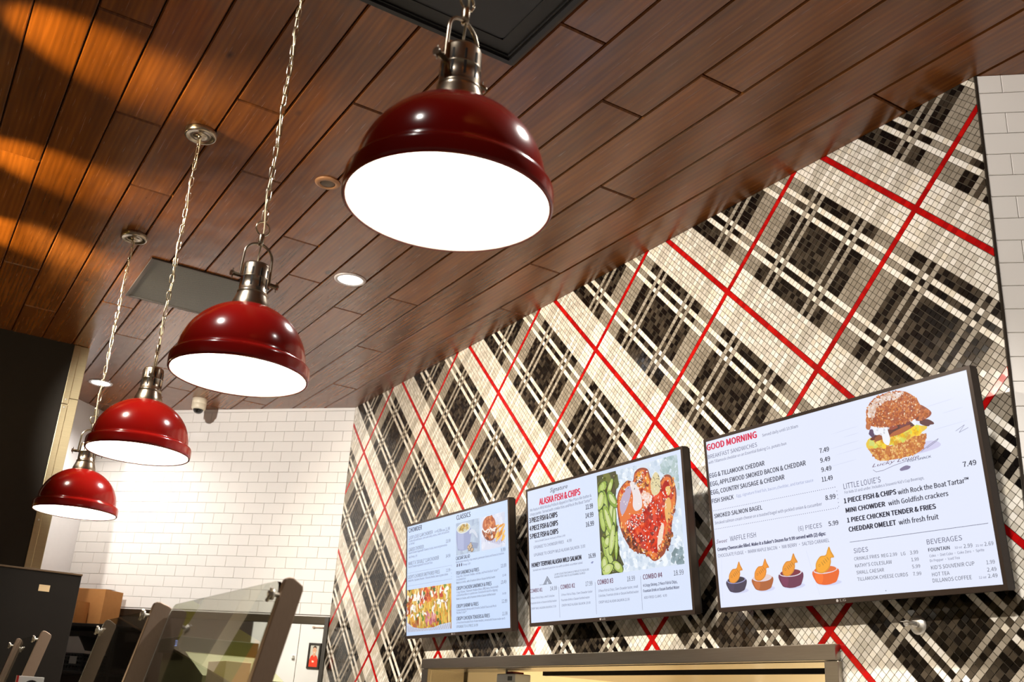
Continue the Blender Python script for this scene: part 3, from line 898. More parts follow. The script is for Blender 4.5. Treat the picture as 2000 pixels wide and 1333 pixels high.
    p.specks(40, [(.955, .27), (1.0, .33), (1.004, .285), (.97, .232)], (.004, .010), C((112, 30, 18), (84, 24, 16), (190, 120, 60)), .35, B); p.up()
    for (a0, b0, a1, b1) in ((.69, .37, .84, .245), (.84, .245, .90, .215), (.99, .32, 1.03, .40), (1.02, .45, 1.03, .50), (.69, .46, .75, .53), (.90, .215, .99, .31)):
        for q in range(26):
            t_ = p.r.random(); p.blob(a0 + (a1 - a0) * t_ + p.r.gauss(0, .006), b0 + (b1 - b0) * t_ + p.r.gauss(0, .005), p.r.uniform(.003, .009), p.r.uniform(.003, .006), p.r.choice(C((196, 84, 30), (232, 140, 52), (122, 44, 22), (244, 190, 110), (206, 60, 24))), .4, p.r.uniform(0, 3), 9, B)
    p.up()
    p.specks(40, [(.74, .36), (.86, .41), (.97, .44), (.95, .33), (.90, .25), (.80, .29)], (.004, .012), C((120, 14, 10), (236, 96, 40), (150, 20, 12)), .5, B); p.up()
    # sesame
    for n, reg in ((60, red), (60, [(.72, .37), (.86, .42), (.84, .36), (.76, .33)]), (30, [(.80, .50), (.84, .565), (.87, .55), (.84, .49)]), (60, O)):
        p.specks(n, reg, (.003, .0052), C((246, 240, 236), (236, 226, 220)), .05, B, .55); p.up()
    for n, reg in ((24, [(.72, .37), (.86, .42), (.84, .36), (.76, .33)]), (26, O), (26, [(.80, .51), (.84, .57), (.87, .55), (.84, .50)]), (16, R), (14, [(.90, .51), (.95, .54), (.96, .47)])):
        p.specks(n, reg, (.0025, .0045), C((34, 26, 40), (52, 36, 44)), .05, B, .5); p.up()
    return p

def pic_fries():
    p = Pic(8); B = (0.020, 0.035, 0.521, 0.257)
    p.rect(*B, rgb(176, 120, 66)); p.up()
    R = [(B[0], B[1]), (B[2], B[1]), (B[2], B[3]), (B[0], B[3])]
    p.poly([(B[0], B[3]), (B[0], .225), (.10, .257)], rgb(46, 42, 40)); p.up()
    p.specks(170, R, (.012, .032), C((206, 132, 48), (186, 96, 40), (226, 168, 66), (150, 76, 36), (236, 196, 96), (190, 160, 60)), .35, B); p.up()
    for i in range(80):
        u = p.r.uniform(B[0], B[2]); v = p.r.uniform(.07, B[3]); a = p.r.uniform(1.0, 2.2)
        c = p.r.choice(C((244, 206, 96), (236, 186, 70), (250, 224, 140), (226, 160, 56), (206, 188, 70)))
        p.blob(u, v, p.r.uniform(.028, .05), p.r.uniform(.007, .012), shade(c, .7), .15, a, 14, B)
        p.up(); p.blob(u - .002, v + .002, p.r.uniform(.024, .042), .007, c, .15, a, 14, B)
        if i % 8 == 0: p.up()
    p.specks(60, [(.16, .17), (.42, .20), (.46, .257), (.20, .257)], (.006, .018), C((196, 62, 30), (226, 92, 44), (170, 44, 26), (232, 130, 70)), .4, B); p.up()
    p.specks(30, [(.02, .12), (.08, .14), (.09, .22), (.02, .2)], (.008, .016), C((160, 70, 34), (196, 96, 40)), .3, B); p.up()
    p.specks(30, R, (.005, .016), C((70, 104, 30), (104, 138, 44), (52, 84, 26)), .4, B); p.up()
    p.specks(50, [(.03, .10), (.50, .10), (.50, .24), (.03, .22)], (.008, .022), C((246, 240, 226), (236, 226, 206), (250, 246, 240)), .45, B, .6); p.up()
    p.specks(40, [(.25, .06), (.37, .06), (.37, .12), (.25, .12)], (.005, .013), C((196, 110, 120), (176, 84, 96), (226, 150, 150)), .4, B); p.up()
    # checked paper of the basket along the bottom edge
    p.poly([(B[0], B[1]), (B[2], B[1]), (B[2], .066), (.42, .060), (.34, .049), (.20, .047), (.10, .058), (B[0], .088)], rgb(206, 212, 232)); p.up()
    for i in range(26):
        u = B[0] + .02 + i * .019
        for s in (-1, 1):
            top = .048 + .0000018 * (u * 1000 - 270) ** 2 * .22
            p.poly([(u, B[1]), (u + .002, B[1]), (min(B[2], max(B[0], u + .002 + s * .012)), min(top, .084)), (min(B[2], max(B[0], u + s * .012)), min(top, .084))], rgb(74, 82, 124))
    return p

def pic_mug():
    p = Pic(5); B = (0.574, 0.389, 0.814, 0.552)
    p.rect(*B, rgb(176, 192, 214)); p.up()
    R = [(B[0], B[1]), (B[2], B[1]), (B[2], B[3]), (B[0], B[3])]
    p.specks(60, R, (.012, .03), C((184, 200, 220), (166, 182, 206), (192, 206, 224)), .3, B); p.up()
    p.poly([(.70, .415), (.79, .405), (.80, .43), (.71, .445)], rgb(140, 154, 184)); p.up()
    p.smooth([(.586, .520), (.588, .425), (.610, .412), (.660, .408), (.705, .414), (.716, .425), (.722, .520)], rgb(150, 160, 200)); p.up()
    p.poly([(.592, .515), (.592, .425), (.615, .415), (.655, .412), (.655, .515)], rgb(168, 178, 214)); p.up()
    p.tube_uv = None
    p.smooth([(.715, .50), (.745, .505), (.775, .49), (.795, .465), (.79, .455), (.765, .475), (.74, .488), (.716, .483)], rgb(206, 214, 230)); p.up()
    p.blob(.653, .520, .071, .026, rgb(226, 230, 238), .02, 0, 30, B); p.up()
    p.blob(.653, .519, .064, .022, rgb(206, 204, 178), .03, 0, 30, B); p.up()
    p.specks(34, [(.61, .51), (.70, .51), (.69, .535), (.62, .532)], (.005, .012), C((206, 168, 84), (176, 130, 58), (226, 206, 150), (150, 110, 54)), .3, B)
    p.specks(10, [(.60, .51), (.70, .51), (.69, .53)], (.002, .004), C((74, 110, 52),), .3, B); p.up()
    for cu, cv in ((.705, .420), (.722, .428), (.715, .410), (.740, .402), (.728, .418)):
        p.blob(cu, cv, .016, .010, rgb(120, 96, 74), .2, .4, 14, B); p.up(); p.blob(cu - .001, cv + .002, .012, .007, rgb(206, 180, 150), .2, .4, 14, B); p.up()
    return p

def pic_sandwich():
    p = Pic(6); B = (0.830, 0.388, 1.056, 0.550)
    p.rect(*B, rgb(214, 218, 236)); p.up()
    R = [(B[0], B[1]), (B[2], B[1]), (B[2], B[3]), (B[0], B[3])]
    p.specks(40, R, (.012, .03), C((222, 226, 240), (206, 212, 232), (228, 230, 242)), .3, B); p.up()
    p.poly([(.85, .455), (.90, .425), (1.00, .400), (1.05, .420), (1.05, .47), (.93, .46)], rgb(196, 196, 220)); p.up()
    for i in range(9):
        u = .86 + i * .022
        p.poly([(u, .452 - i * .005), (u + .003, .452 - i * .005), (u + .013, .428 - i * .003), (u + .010, .428 - i * .003)], rgb(120, 124, 160))
    p.up()
    for i in range(26):
        u = p.r.uniform(.955, 1.045); v = p.r.uniform(.425, .492)
        p.blob(u, v, .022, .0055, p.r.choice(C((240, 176, 60), (226, 150, 44), (250, 202, 100), (206, 122, 36))), .12, p.r.uniform(.2, 1.3), 12, B); p.up()
    p.smooth([(.850, .490), (.858, .455), (.895, .432), (.940, .428), (.968, .450), (.975, .490)], rgb(142, 62, 34)); p.up()
    p.specks(50, [(.85, .49), (.90, .435), (.96, .44), (.975, .49)], (.006, .014), C((176, 84, 40), (110, 44, 28), (206, 120, 66), (240, 226, 214)), .4, B); p.up()
    p.smooth([(.848, .500), (.856, .530), (.885, .546), (.925, .546), (.960, .528), (.970, .497), (.940, .478), (.880, .478)], rgb(186, 92, 48)); p.up()
    p.specks(40, [(.86, .50), (.88, .54), (.94, .54), (.96, .50), (.93, .485)], (.005, .014), C((206, 116, 66), (166, 74, 40), (226, 150, 100)), .3, B); p.up()
    for i in range(7):
        u = .86 + i * .017
        p.blob(u, .482 - .006 * (i % 2), .018, .004, rgb(240, 232, 226), .2, p.r.uniform(-.7, .7), 12, B)
    return p

def pic_burger():
    p = Pic(11); B = (0.60, 0.36, 1.084, 0.601)
    # soft table shadow and handwriting on the paper behind it
    p.smooth([(.76, .404), (.90, .400), (.965, .410), (.93, .430), (.80, .425)], rgb(206, 204, 236)); p.up()
    for (u, v, w) in ((.64, .52, .05), (.66, .50, .03), (.63, .475, .07), (.65, .452, .05), (.98, .53, .05), (1.02, .50, .03), (1.0, .46, .05), (.62, .42, .05)):
        p.blob(u, v, w, .0007, rgb(206, 212, 236), .3, .05, 14)
    p.up()
    # bottom bun
    b = p.smooth([(.722, .452), (.730, .425), (.752, .404), (.800, .398), (.860, .399), (.902, .408), (.918, .432), (.921, .452), (.86, .452), (.80, .440)], rgb(196, 112, 46)); p.up()
    p.specks(420, b, (.0015, .0045), C((216, 140, 62), (176, 92, 36), (226, 168, 84), (186, 104, 42), (236, 190, 120)), .35); p.up()
    # greens, egg and cheese
    p.smooth([(.712, .455), (.722, .446), (.780, .442), (.840, .444), (.92, .462), (.925, .475), (.86, .482), (.74, .478), (.716, .468)], rgb(232, 196, 60)); p.up()
    p.specks(60, [(.715, .455), (.78, .443), (.92, .465), (.90, .478), (.74, .472)], (.005, .014), C((250, 206, 36), (240, 180, 24), (250, 226, 110), (214, 150, 30), (206, 216, 90)), .4); p.up()
    p.blob(.733, .462, .012, .010, rgb(206, 214, 110), .4, 0); p.up()
    # bacon
    for cu, cv, ru, rv, ro, c in ((.79, .478, .05, .014, .1, (98, 34, 26)), (.86, .490, .045, .016, .12, (74, 24, 26)), (.93, .484, .024, .010, -.45, (84, 28, 34)), (.77, .472, .03, .008, .2, (150, 74, 36)), (.84, .476, .05, .007, .18, (176, 92, 40)), (.86, .496, .02, .01, .3, (112, 40, 48)), (.738, .49, .010, .012, .5, (84, 60, 96)), (.815, .495, .018, .010, -.3, (150, 60, 36))):
        p.blob(cu, cv, ru, rv, rgb(*c), .25, ro); p.up()
    # white sauce
    p.smooth([(.748, .533), (.745, .500), (.752, .482), (.772, .478), (.776, .455), (.792, .443), (.801, .462), (.798, .492), (.82, .500), (.855, .505), (.875, .500), (.894, .482), (.898, .497), (.899, .525)], rgb(238, 240, 248)); p.up()
    p.specks(16, [(.755, .50), (.79, .45), (.798, .49), (.89, .51)], (.0015, .004), C((214, 214, 226), (196, 196, 206)), .3); p.up()
    # fried fillet edges sticking out
    p.smooth([(.898, .530), (.918, .540), (.950, .514), (.948, .500), (.920, .492), (.898, .498)], rgb(150, 66, 30)); p.up()
    p.specks(40, [(.90, .525), (.92, .535), (.948, .51), (.92, .495), (.90, .50)], (.003, .008), C((176, 90, 44), (120, 48, 24), (196, 112, 60)), .4); p.up()
    p.blob(.732, .522, .012, .018, rgb(186, 104, 56), .3, 0); p.up()
    # top bun
    t = p.smooth([(.727, .545), (.738, .574), (.765, .592), (.815, .599), (.868, .592), (.905, .566), (.921, .533), (.910, .508), (.87, .497), (.80, .497), (.745, .510), (.728, .526)], rgb(176, 86, 36)); p.up()
    p.smooth([(.735, .530), (.80, .512), (.87, .510), (.908, .528), (.912, .545), (.85, .545), (.78, .552), (.742, .556)], rgb(158, 68, 28)); p.up()
    p.specks(700, t, (.0018, .005), C((192, 100, 44), (170, 80, 34), (206, 122, 60), (160, 72, 30), (216, 140, 80)), .35); p.up()
    p.specks(260, [(.733, .548), (.742, .572), (.77, .590), (.82, .597), (.87, .588), (.85, .575), (.80, .578), (.765, .56), (.752, .53)], (.0018, .0055), C((232, 214, 206), (222, 196, 180), (240, 230, 228), (206, 170, 146)), .35); p.up()
    p.specks(160, t, (.0012, .003), C((226, 176, 130), (130, 56, 26), (236, 210, 180)), .2); p.up()
    # signature strokes and a small feather under the logo
    def stroke(pts, w, col):
        for i in range(len(pts) - 1):
            (a, b), (c, d) = pts[i], pts[i + 1]
            n = math.hypot(c - a, d - b) or 1
            dx, dy = -(d - b) / n * w, (c - a) / n * w
            p.poly([(a - dx, b - dy), (c - dx, d - dy), (c + dx, d + dy), (a + dx, b + dy)], col)
    c1 = rgb(96, 88, 118)
    stroke([(.725, .380), (.735, .372), (.76, .372), (.80, .380), (.85, .386)], .0006, c1)
    stroke([(.90, .404), (.93, .418), (.962, .430), (.955, .424), (.92, .410)], .0006, c1)
    stroke([(1.02, .44), (1.05, .452), (1.03, .434), (1.06, .442)], .0006, rgb(130, 130, 160))
    p.blob(.838, .366, .020, .006, rgb(124, 116, 150), .15, .12)
    return p

def pic_dips():
    p = Pic(13)
    for (a, b0), (c1, d1) in (((.036, .185), (.024, .04)), ((.425, .170), (.46, .03))):
        p.poly([(a, b0), (a + .0008, b0), (c1 + .0008, d1), (c1, d1)], rgb(198, 206, 232))
    p.up()
    for i, (u0, u1, vt, vb, c, c2) in enumerate(((.054, .144, .104, .062, (58, 48, 74), (40, 32, 54)), (.178, .267, .102, .060, (172, 92, 40), (226, 206, 206)), (.302, .398, .107, .060, (104, 34, 72), (124, 28, 52)), (.447, .543, .105, .059, (232, 98, 20), (226, 106, 40)))):
        cu = (u0 + u1) / 2; w = (u1 - u0) / 2
        p.blob(cu + .012, vb + .004, w * .95, .008, rgb(206, 210, 240), .05); p.up()
        p.smooth([(u0, vt), (u0 + .006, vb + .010), (cu - .02, vb + .001), (cu, vb - .001), (cu + .02, vb + .001), (u1 - .006, vb + .010), (u1, vt)], rgb(*c)); p.up()
        p.smooth([(u0 + .006, vt - .012), (u0 + .010, vb + .012), (cu - .02, vb + .005), (cu - .012, vt - .016)], shade(rgb(*c), 1.35)); p.up()
        p.blob(cu, vt - .001, w, .012, rgb(226, 214, 226) if i else rgb(150, 150, 196), .03, 0, 26); p.up()
        p.blob(cu, vt, w * .93, .010, rgb(*c2), .04, 0, 26); p.up()
        # fish-shaped waffle, nose down in the dip
        k = 1.0 if i < 3 else 1.12
        ou, ov = cu - .012, vt - .004
        F = lambda a, b: (ou + a * k, ov + b * k)
        oc = C((238, 150, 34), (240, 146, 30), (236, 150, 36), (244, 166, 30))[i]
        p.smooth([F(-.020, .0), F(-.020, .022), F(-.002, .040), F(.018, .042), F(.026, .054), F(.034, .064), F(.040, .050), F(.048, .034), F(.036, .032), F(.034, .020), F(.024, .004), F(.002, -.006)], shade(oc, .78)); p.up()
        p.smooth([F(-.017, .002), F(-.017, .021), F(-.001, .037), F(.019, .039), F(.028, .052), F(.033, .058), F(.037, .046), F(.042, .036), F(.033, .034), F(.030, .020), F(.021, .006), F(.002, -.003)], oc); p.up()
        for q in range(4):
            p.blob(*F(.004 + q * .007, .020 + q * .004), .0018, .008, shade(oc, .62), .2, .6, 9)
        p.up()
        p.blob(*F(-.008, .016), .0045, .0045, shade(oc, .66), .1); p.up(); p.blob(*F(-.008, .016), .0026, .0026, oc, .1); p.up()
    return p

def dots(mbx, u0, v, u1, step, s, col, vertical=False):
    n = int((u1 - u0) / step)
    for i in range(n + 1):
        a, b = (u0 + i * step, v) if not vertical else (v, u0 + i * step)
        mbx.add([(a - s, 0.0011, b - s), (a + s, 0.0011, b - s), (a + s, 0.0011, b + s), (a - s, 0.0011, b + s)], [(0, 1, 2, 3)], 0, False, col)

def seg(mbx, u0, v0, u1, v1, col):
    mbx.add([(u0, 0.0011, v0), (u1, 0.0011, v0), (u1, 0.0011, v1), (u0, 0.0011, v1)], [(0, 1, 2, 3)], 0, False, col)

TEXT = {
 'R': [
  ('GOOD MORNING', 0.0138, 0.5696, 0.2505, 0.0222, 'r', 2, 0),
  ('Served daily until 10:30am', 0.2907, 0.5671, 0.1617, 0.0099, 'g', 0, 0),
  ('BREAKFAST SANDWICHES', 0.0147, 0.5387, 0.2473, 0.0144, 'g', 0, 0),
  ('with Tillamook cheddar on an Essential Baking Co. potato bun', 0.0155, 0.5203, 0.3786, 0.0099, 'g', 0, 0),
  ('EGG & TILLAMOOK CHEDDAR', 0.0148, 0.4692, 0.2719, 0.0159, 'k', 1, 0),
  ('EGG, APPLEWOOD SMOKED BACON & CHEDDAR', 0.0149, 0.4388, 0.4513, 0.0158, 'k', 1, 0),
  ('EGG, COUNTRY SAUSAGE & CHEDDAR', 0.0137, 0.4086, 0.3552, 0.0157, 'k', 1, 0),
  ('FISH SHACK', 0.0147, 0.3778, 0.1106, 0.0151, 'k', 1, 0),
  ('Egg, signature fried fish, bacon,cheddar, and tartar sauce', 0.1402, 0.382, 0.349, 0.0095, 'l', 0, 0),
  ('7.49', 0.5292, 0.4666, 0.0385, 0.0145, 'k', 1, 0),
  ('9.49', 0.5277, 0.436, 0.0398, 0.0145, 'k', 1, 0),
  ('9.49', 0.5274, 0.4058, 0.0404, 0.0144, 'k', 1, 0),
  ('11.49', 0.5244, 0.3752, 0.0435, 0.0144, 'k', 1, 0),
  ('8.99', 0.5296, 0.3159, 0.0402, 0.0147, 'k', 1, 0),
  ('SMOKED SALMON BAGEL', 0.0203, 0.3241, 0.2352, 0.0146, 'k', 1, 0),
  ('Smoked salmon cream cheese on a toasted bagel with pickled onion & cucumber', 0.0197, 0.3023, 0.4927, 0.0101, 'g', 0, 0),
  ('(6) PIECES', 0.4029, 0.2348, 0.0992, 0.014, 'g', 0, 0),
  ('5.99', 0.5291, 0.2349, 0.0387, 0.0138, 'k', 1, 0),
  ('Sweet', 0.0181, 0.2351, 0.0564, 0.0133, 'p', 0, 0.35),
  ('WAFFLE FISH', 0.0881, 0.2363, 0.1254, 0.0164, 'g', 0, 0),
  ("Creamy Cheesecake filled. Make it a Baker's Dozen for 9.99 served with (2) dips:", 0.0216, 0.209, 0.491, 0.0105, 'g', 2, 0),
  ('CHOCOLATE FUDGE • WARM MAPLE BACON • NW BERRY • SALTED CARAMEL', 0.0207, 0.1867, 0.5034, 0.011, 'g', 0, 0),
  ('7.49', 1.0244, 0.3373, 0.041, 0.0138, 'k', 1, 0),
  ("LITTLE LOUIE'S", 0.6059, 0.3393, 0.1403, 0.0168, 'g', 0, 0),
  ("For kids 10 and under. Includes a Souvenir Kid's Cup Beverage,", 0.6073, 0.3248, 0.2879, 0.0084, 'g', 0, 0),
  ('1 PIECE FISH & CHIPS', 0.6011, 0.2963, 0.193, 0.0145, 'k', 2, 0),
  ('with Rock the Boat Tartar™', 0.8005, 0.2937, 0.2333, 0.0138, 'k', 1, 0),
  ('MINI CHOWDER', 0.6032, 0.2668, 0.1464, 0.0139, 'k', 2, 0),
  ('with Goldfish crackers', 0.7617, 0.2666, 0.2026, 0.0138, 'k', 1, 0),
  ('1 PIECE CHICKEN TENDER & FRIES', 0.6035, 0.2368, 0.3149, 0.0138, 'k', 2, 0),
  ('CHEDDAR OMELET', 0.605, 0.2083, 0.1732, 0.0143, 'k', 2, 0),
  ('with fresh fruit', 0.7885, 0.2071, 0.1336, 0.0141, 'k', 1, 0),
  ('SIDES', 0.6126, 0.1429, 0.054, 0.0141, 'g', 0, 0),
  ('CRINKLE FRIES', 0.6107, 0.1212, 0.0927, 0.0098, 'k', 0, 0),
  ('REG 2.99', 0.7114, 0.1208, 0.0555, 0.0095, 'k', 0, 0),
  ('LG', 0.7806, 0.1199, 0.015, 0.0093, 'k', 0, 0),
  ('3.99', 0.8113, 0.1195, 0.0275, 0.0103, 'k', 0, 0),
  ("KATHY'S COLESLAW", 0.6108, 0.1001, 0.1341, 0.0103, 'k', 0, 0),
  ('1.99', 0.8129, 0.1, 0.0245, 0.0097, 'k', 0, 0),
  ('SMALL CAESAR', 0.6126, 0.0801, 0.101, 0.0102, 'k', 0, 0),
  ('5.99', 0.8116, 0.0804, 0.0273, 0.0097, 'k', 0, 0),
  ('TILLAMOOK CHEESE CURDS', 0.6128, 0.0604, 0.1812, 0.0102, 'k', 0, 0),
  ('7.99', 0.8111, 0.0598, 0.0279, 0.0097, 'k', 0, 0),
  ('BEVERAGES', 0.872, 0.1415, 0.1129, 0.0139, 'g', 0, 0),
  ('FOUNTAIN', 0.8734, 0.121, 0.0686, 0.0096, 'k', 1, 0),
  ('32 oz', 0.9573, 0.1207, 0.023, 0.0059, 'g', 0, 0),
  ('2.99', 0.9859, 0.1197, 0.0269, 0.0103, 'k', 0, 0),
  ('21 oz', 1.0225, 0.1196, 0.0214, 0.0058, 'g', 0, 0),
  ('2.69', 1.0487, 0.119, 0.0266, 0.0101, 'k', 0, 0),
  ('Coke • Diet Coke • Coke Zero • Sprite', 0.8739, 0.1058, 0.1716, 0.007, 'g', 0, 0),
  ('Dr Pepper • Iced Tea', 0.8733, 0.0926, 0.0946, 0.007, 'g', 0, 0),
  ("KID'S SOUVENIR CUP", 0.8736, 0.0717, 0.1363, 0.0105, 'k', 0, 0),
  ('1.99', 1.0457, 0.0709, 0.0245, 0.01, 'k', 0, 0),
  ('HOT TEA', 0.8733, 0.053, 0.0561, 0.01, 'k', 0, 0),
  ('2.49', 1.0442, 0.0517, 0.027, 0.01, 'k', 0, 0),
  ('DILLANOS COFFEE', 0.8726, 0.0362, 0.1223, 0.0105, 'k', 0, 0),
  ('12 oz', 1.0164, 0.0353, 0.0219, 0.0062, 'g', 0, 0),
  ('2.49', 1.0437, 0.0353, 0.0277, 0.0099, 'k', 0, 0),
  ('Lucky Louie', 0.7221, 0.388, 0.1679, 0.0093, 'p', 0, 0.4),
  ('FISH SHACK', 0.8489, 0.3815, 0.0801, 0.0063, 'g', 1, 0),
 ],
 'M': [
  ('Signature', 0.1971, 0.5707, 0.1367, 0.0191, 'k', 0, 0.3),
  ('ALASKA FISH & CHIPS', 0.1092, 0.5275, 0.317, 0.0278, 'r', 2, 0),
  ('We feature Wild Alaska Pollock dipped in Pike Place Ale batter &', 0.0294, 0.5075, 0.4761, 0.0122, 'g', 0, 0),
  ('crispy panko. Served with crinkle fries and Rock the Boat Tartar™', 0.0283, 0.4879, 0.4774, 0.0122, 'g', 0, 0),
  ('11.99', 0.4621, 0.459, 0.0509, 0.0202, 'k', 1, 0),
  ('14.99', 0.4573, 0.423, 0.0556, 0.0201, 'k', 1, 0),
  ('16.99', 0.4573, 0.3863, 0.0564, 0.02, 'k', 1, 0),
  ('3 PIECE FISH & CHIPS', 0.022, 0.4564, 0.2259, 0.0219, 'k', 2, 0),
  ('4 PIECE FISH & CHIPS', 0.0223, 0.4198, 0.2274, 0.0218, 'k', 2, 0),
  ('5 PIECE FISH & CHIPS', 0.0225, 0.3838, 0.2268, 0.0217, 'k', 2, 0),
  ('Sub a Small Caesar instead of fries 2.99', 0.0619, 0.3651, 0.2399, 0.0083, 'g', 0, 0),
  ('UPGRADE TO CHOWDER FRIES', 0.0514, 0.337, 0.2381, 0.0131, 'g', 0, 0),
  ('4.99', 0.314, 0.3377, 0.0343, 0.0125, 'k', 0, 0),
  ('UPGRADE TO CRISPY WILD ALASKA SALMON  3.00', 0.0505, 0.303, 0.3944, 0.013, 'g', 0, 0),
  ('HONEY TERIYAKI ALASKA WILD SALMON', 0.03, 0.2567, 0.3832, 0.0189, 'k', 2, 0),
  ('16.99', 0.466, 0.2561, 0.049, 0.0175, 'k', 1, 0),
  ('Served over steamed jasmine rice with pickled cucumber salad', 0.0379, 0.2388, 0.3817, 0.0088, 'g', 0, 0),
  ('LUCKY LOUIE FISH SHACK IS PROUD TO FEATURE', 0.2083, 0.2071, 0.2558, 0.008, 'k', 0, 0),
  ('ALASKA FISH THAT IS SUSTAINABLE & WILD', 0.2075, 0.1957, 0.229, 0.008, 'k', 0, 0),
  ('Wild, Natural & Sustainable', 0.088, 0.1732, 0.092, 0.0046, 'k', 0, 0),
  ('COMBO #1', 0.0105, 0.146, 0.0987, 0.0164, 'm', 1, 0),
  ('14.99', 0.1718, 0.1451, 0.0522, 0.0171, 'k', 0, 0),
  ('COMBO #2', 0.2527, 0.1454, 0.1053, 0.0179, 'm', 1, 0),
  ('17.99', 0.4353, 0.1456, 0.0483, 0.0173, 'k', 0, 0),
  ('COMBO #3', 0.5196, 0.1443, 0.1042, 0.0192, 'm', 1, 0),
  ('18.99', 0.7149, 0.1434, 0.0491, 0.0185, 'k', 0, 0),
  ('COMBO #4', 0.8136, 0.1425, 0.1139, 0.0181, 'm', 1, 0),
  ('18.99', 0.9946, 0.1427, 0.0549, 0.0184, 'k', 0, 0),
  ('3 Piece Fish & Chips, small Coleslaw', 0.0135, 0.1184, 0.189, 0.0088, 'g', 0, 0),
  ('Fountain drink or Dasani bottled water', 0.0123, 0.0964, 0.2063, 0.0087, 'g', 0, 0),
  ('CRISPY WILD ALASKA SALMON 17.99', 0.0109, 0.0729, 0.202, 0.0087, 'g', 0, 0),
  ('3 Piece Fish & Chips, Clam Chowder taster', 0.2549, 0.117, 0.2262, 0.0089, 'g', 0, 0),
  ('Fountain drink or Dasani bottled water', 0.2544, 0.0952, 0.2062, 0.0089, 'g', 0, 0),
  ('CRISPY WILD ALASKA SALMON  20.99', 0.2548, 0.0729, 0.2087, 0.0094, 'g', 0, 0),
  ('3 Piece Fish & Chips, Clam Chowder taster, small', 0.5219, 0.115, 0.2576, 0.0096, 'g', 0, 0),
  ('Coleslaw, Fountain drink or Dasani bottled water', 0.5211, 0.0955, 0.2608, 0.0095, 'g', 0, 0),
  ('CRISPY WILD ALASKA SALMON 21.99', 0.5208, 0.0699, 0.2017, 0.01, 'g', 0, 0),
  ('4 Crispy Shrimp, 2 Piece Fish & Chips,', 0.811, 0.1147, 0.1994, 0.0105, 'g', 1, 0),
  ('Fountain Drink or Dasani Bottled Water', 0.8105, 0.0944, 0.2097, 0.0105, 'g', 1, 0),
  ('ADD FRIED CLAMS   4.99', 0.8121, 0.07, 0.1347, 0.0095, 'g', 0, 0),
 ],
 'L': [
  ('CHOWDER', 0.0294, 0.5683, 0.1607, 0.0243, 'k', 1, 0),
  ('CLASSICS', 0.5811, 0.5695, 0.1449, 0.0235, 'k', 1, 0),
  ('LUCKY LOUIE CLAM CHOWDER', 0.03, 0.5301, 0.2872, 0.0191, 'k', 0, 0),
  ('CUP', 0.337, 0.5327, 0.0301, 0.0097, 'k', 0, 0),
  ('6.99', 0.3724, 0.5298, 0.0414, 0.0169, 'k', 0, 0),
  ('BOWL', 0.4189, 0.5302, 0.0383, 0.0096, 'k', 0, 0),
  ('11.99', 0.4623, 0.5282, 0.0466, 0.0167, 'k', 0, 0),
  ('Creamy style with bacon, clams and celery, onions, cream and potatoes', 0.0303, 0.5152, 0.4722, 0.0114, 'g', 0, 0),
  ('(GLUTEN FREE)', 0.0306, 0.4997, 0.0711, 0.0089, 'g', 0, 0),
  ('13.99', 0.4657, 0.4653, 0.0488, 0.0166, 'k', 0, 0),
  ('LOADED CHOWDER', 0.0284, 0.4646, 0.1845, 0.0189, 'k', 0, 0),
  ('Bowl of Chowder topped with Tillamook cheddar, bacon and green onions', 0.0315, 0.4503, 0.4454, 0.0113, 'g', 0, 0),
  ('add  Shrimp  1.99', 0.0319, 0.4277, 0.1015, 0.0113, 'g', 0, 0),
  ('14.99', 0.4639, 0.3898, 0.0486, 0.0164, 'k', 0, 0),
  ('MAKE IT A "DOUBLE" CLAM CHOWDER', 0.0283, 0.3897, 0.3594, 0.0188, 'k', 0, 0),
  ('Bowl of Chowder topped with Fried Clam Strips', 0.0285, 0.3752, 0.2863, 0.0112, 'g', 0, 0),
  ('11.99', 0.4672, 0.3182, 0.0435, 0.0151, 'k', 0, 0),
  ("LUCKY'S CHOWDER SMOTHERED FRIES", 0.0225, 0.3169, 0.3727, 0.0186, 'k', 0, 0),
  ('Crinkle fries, Signature Chowder, Tillamook cheddar, bacon & green onions', 0.0228, 0.3008, 0.463, 0.0112, 'g', 0, 0),
  ('9.99', 1.013, 0.3659, 0.0408, 0.0161, 'k', 0, 0),
  ('CAESAR SALAD', 0.5723, 0.3669, 0.1424, 0.0173, 'k', 1, 0),
  ('House made dressing, crisp romaine, parmesan cheese and focaccia croutons', 0.5721, 0.352, 0.4696, 0.0103, 'g', 0, 0),
  ('Shrimp  4.99', 0.6414, 0.3332, 0.0773, 0.0102, 'g', 0, 0),
  ('13.99', 1.0102, 0.2923, 0.0479, 0.0159, 'k', 0, 0),
  ('FISH SANDWICH & FRIES', 0.575, 0.2938, 0.2292, 0.0171, 'k', 1, 0),
  ('Crispy Fish, Tillamook Cheddar, coleslaw, and Rock the Boat Tartar™', 0.5748, 0.2794, 0.4118, 0.0102, 'g', 0, 0),
  ('on a potato bun', 0.5747, 0.265, 0.0961, 0.0102, 'g', 0, 0),
  ('Make it a Combo, add a Fountain drink or Dasani bottled water', 0.5745, 0.2496, 0.3835, 0.0102, 'k', 0, 0),
  ('15.49', 1.0222, 0.2506, 0.0342, 0.0095, 'g', 0, 0),
  ('13.49', 1.0073, 0.217, 0.0487, 0.0158, 'k', 0, 0),
  ('CRISPY CHICKEN SANDWICH & FRIES', 0.5752, 0.218, 0.3454, 0.017, 'k', 1, 0),
  ('Crispy Chicken, Tillamook cheddar cheese, BBQ sauce, housemade', 0.575, 0.2027, 0.4088, 0.0102, 'g', 0, 0),
  ('coleslaw & pickles on a potato bun. Served with ranch for dipping', 0.5748, 0.1883, 0.4001, 0.0101, 'g', 0, 0),
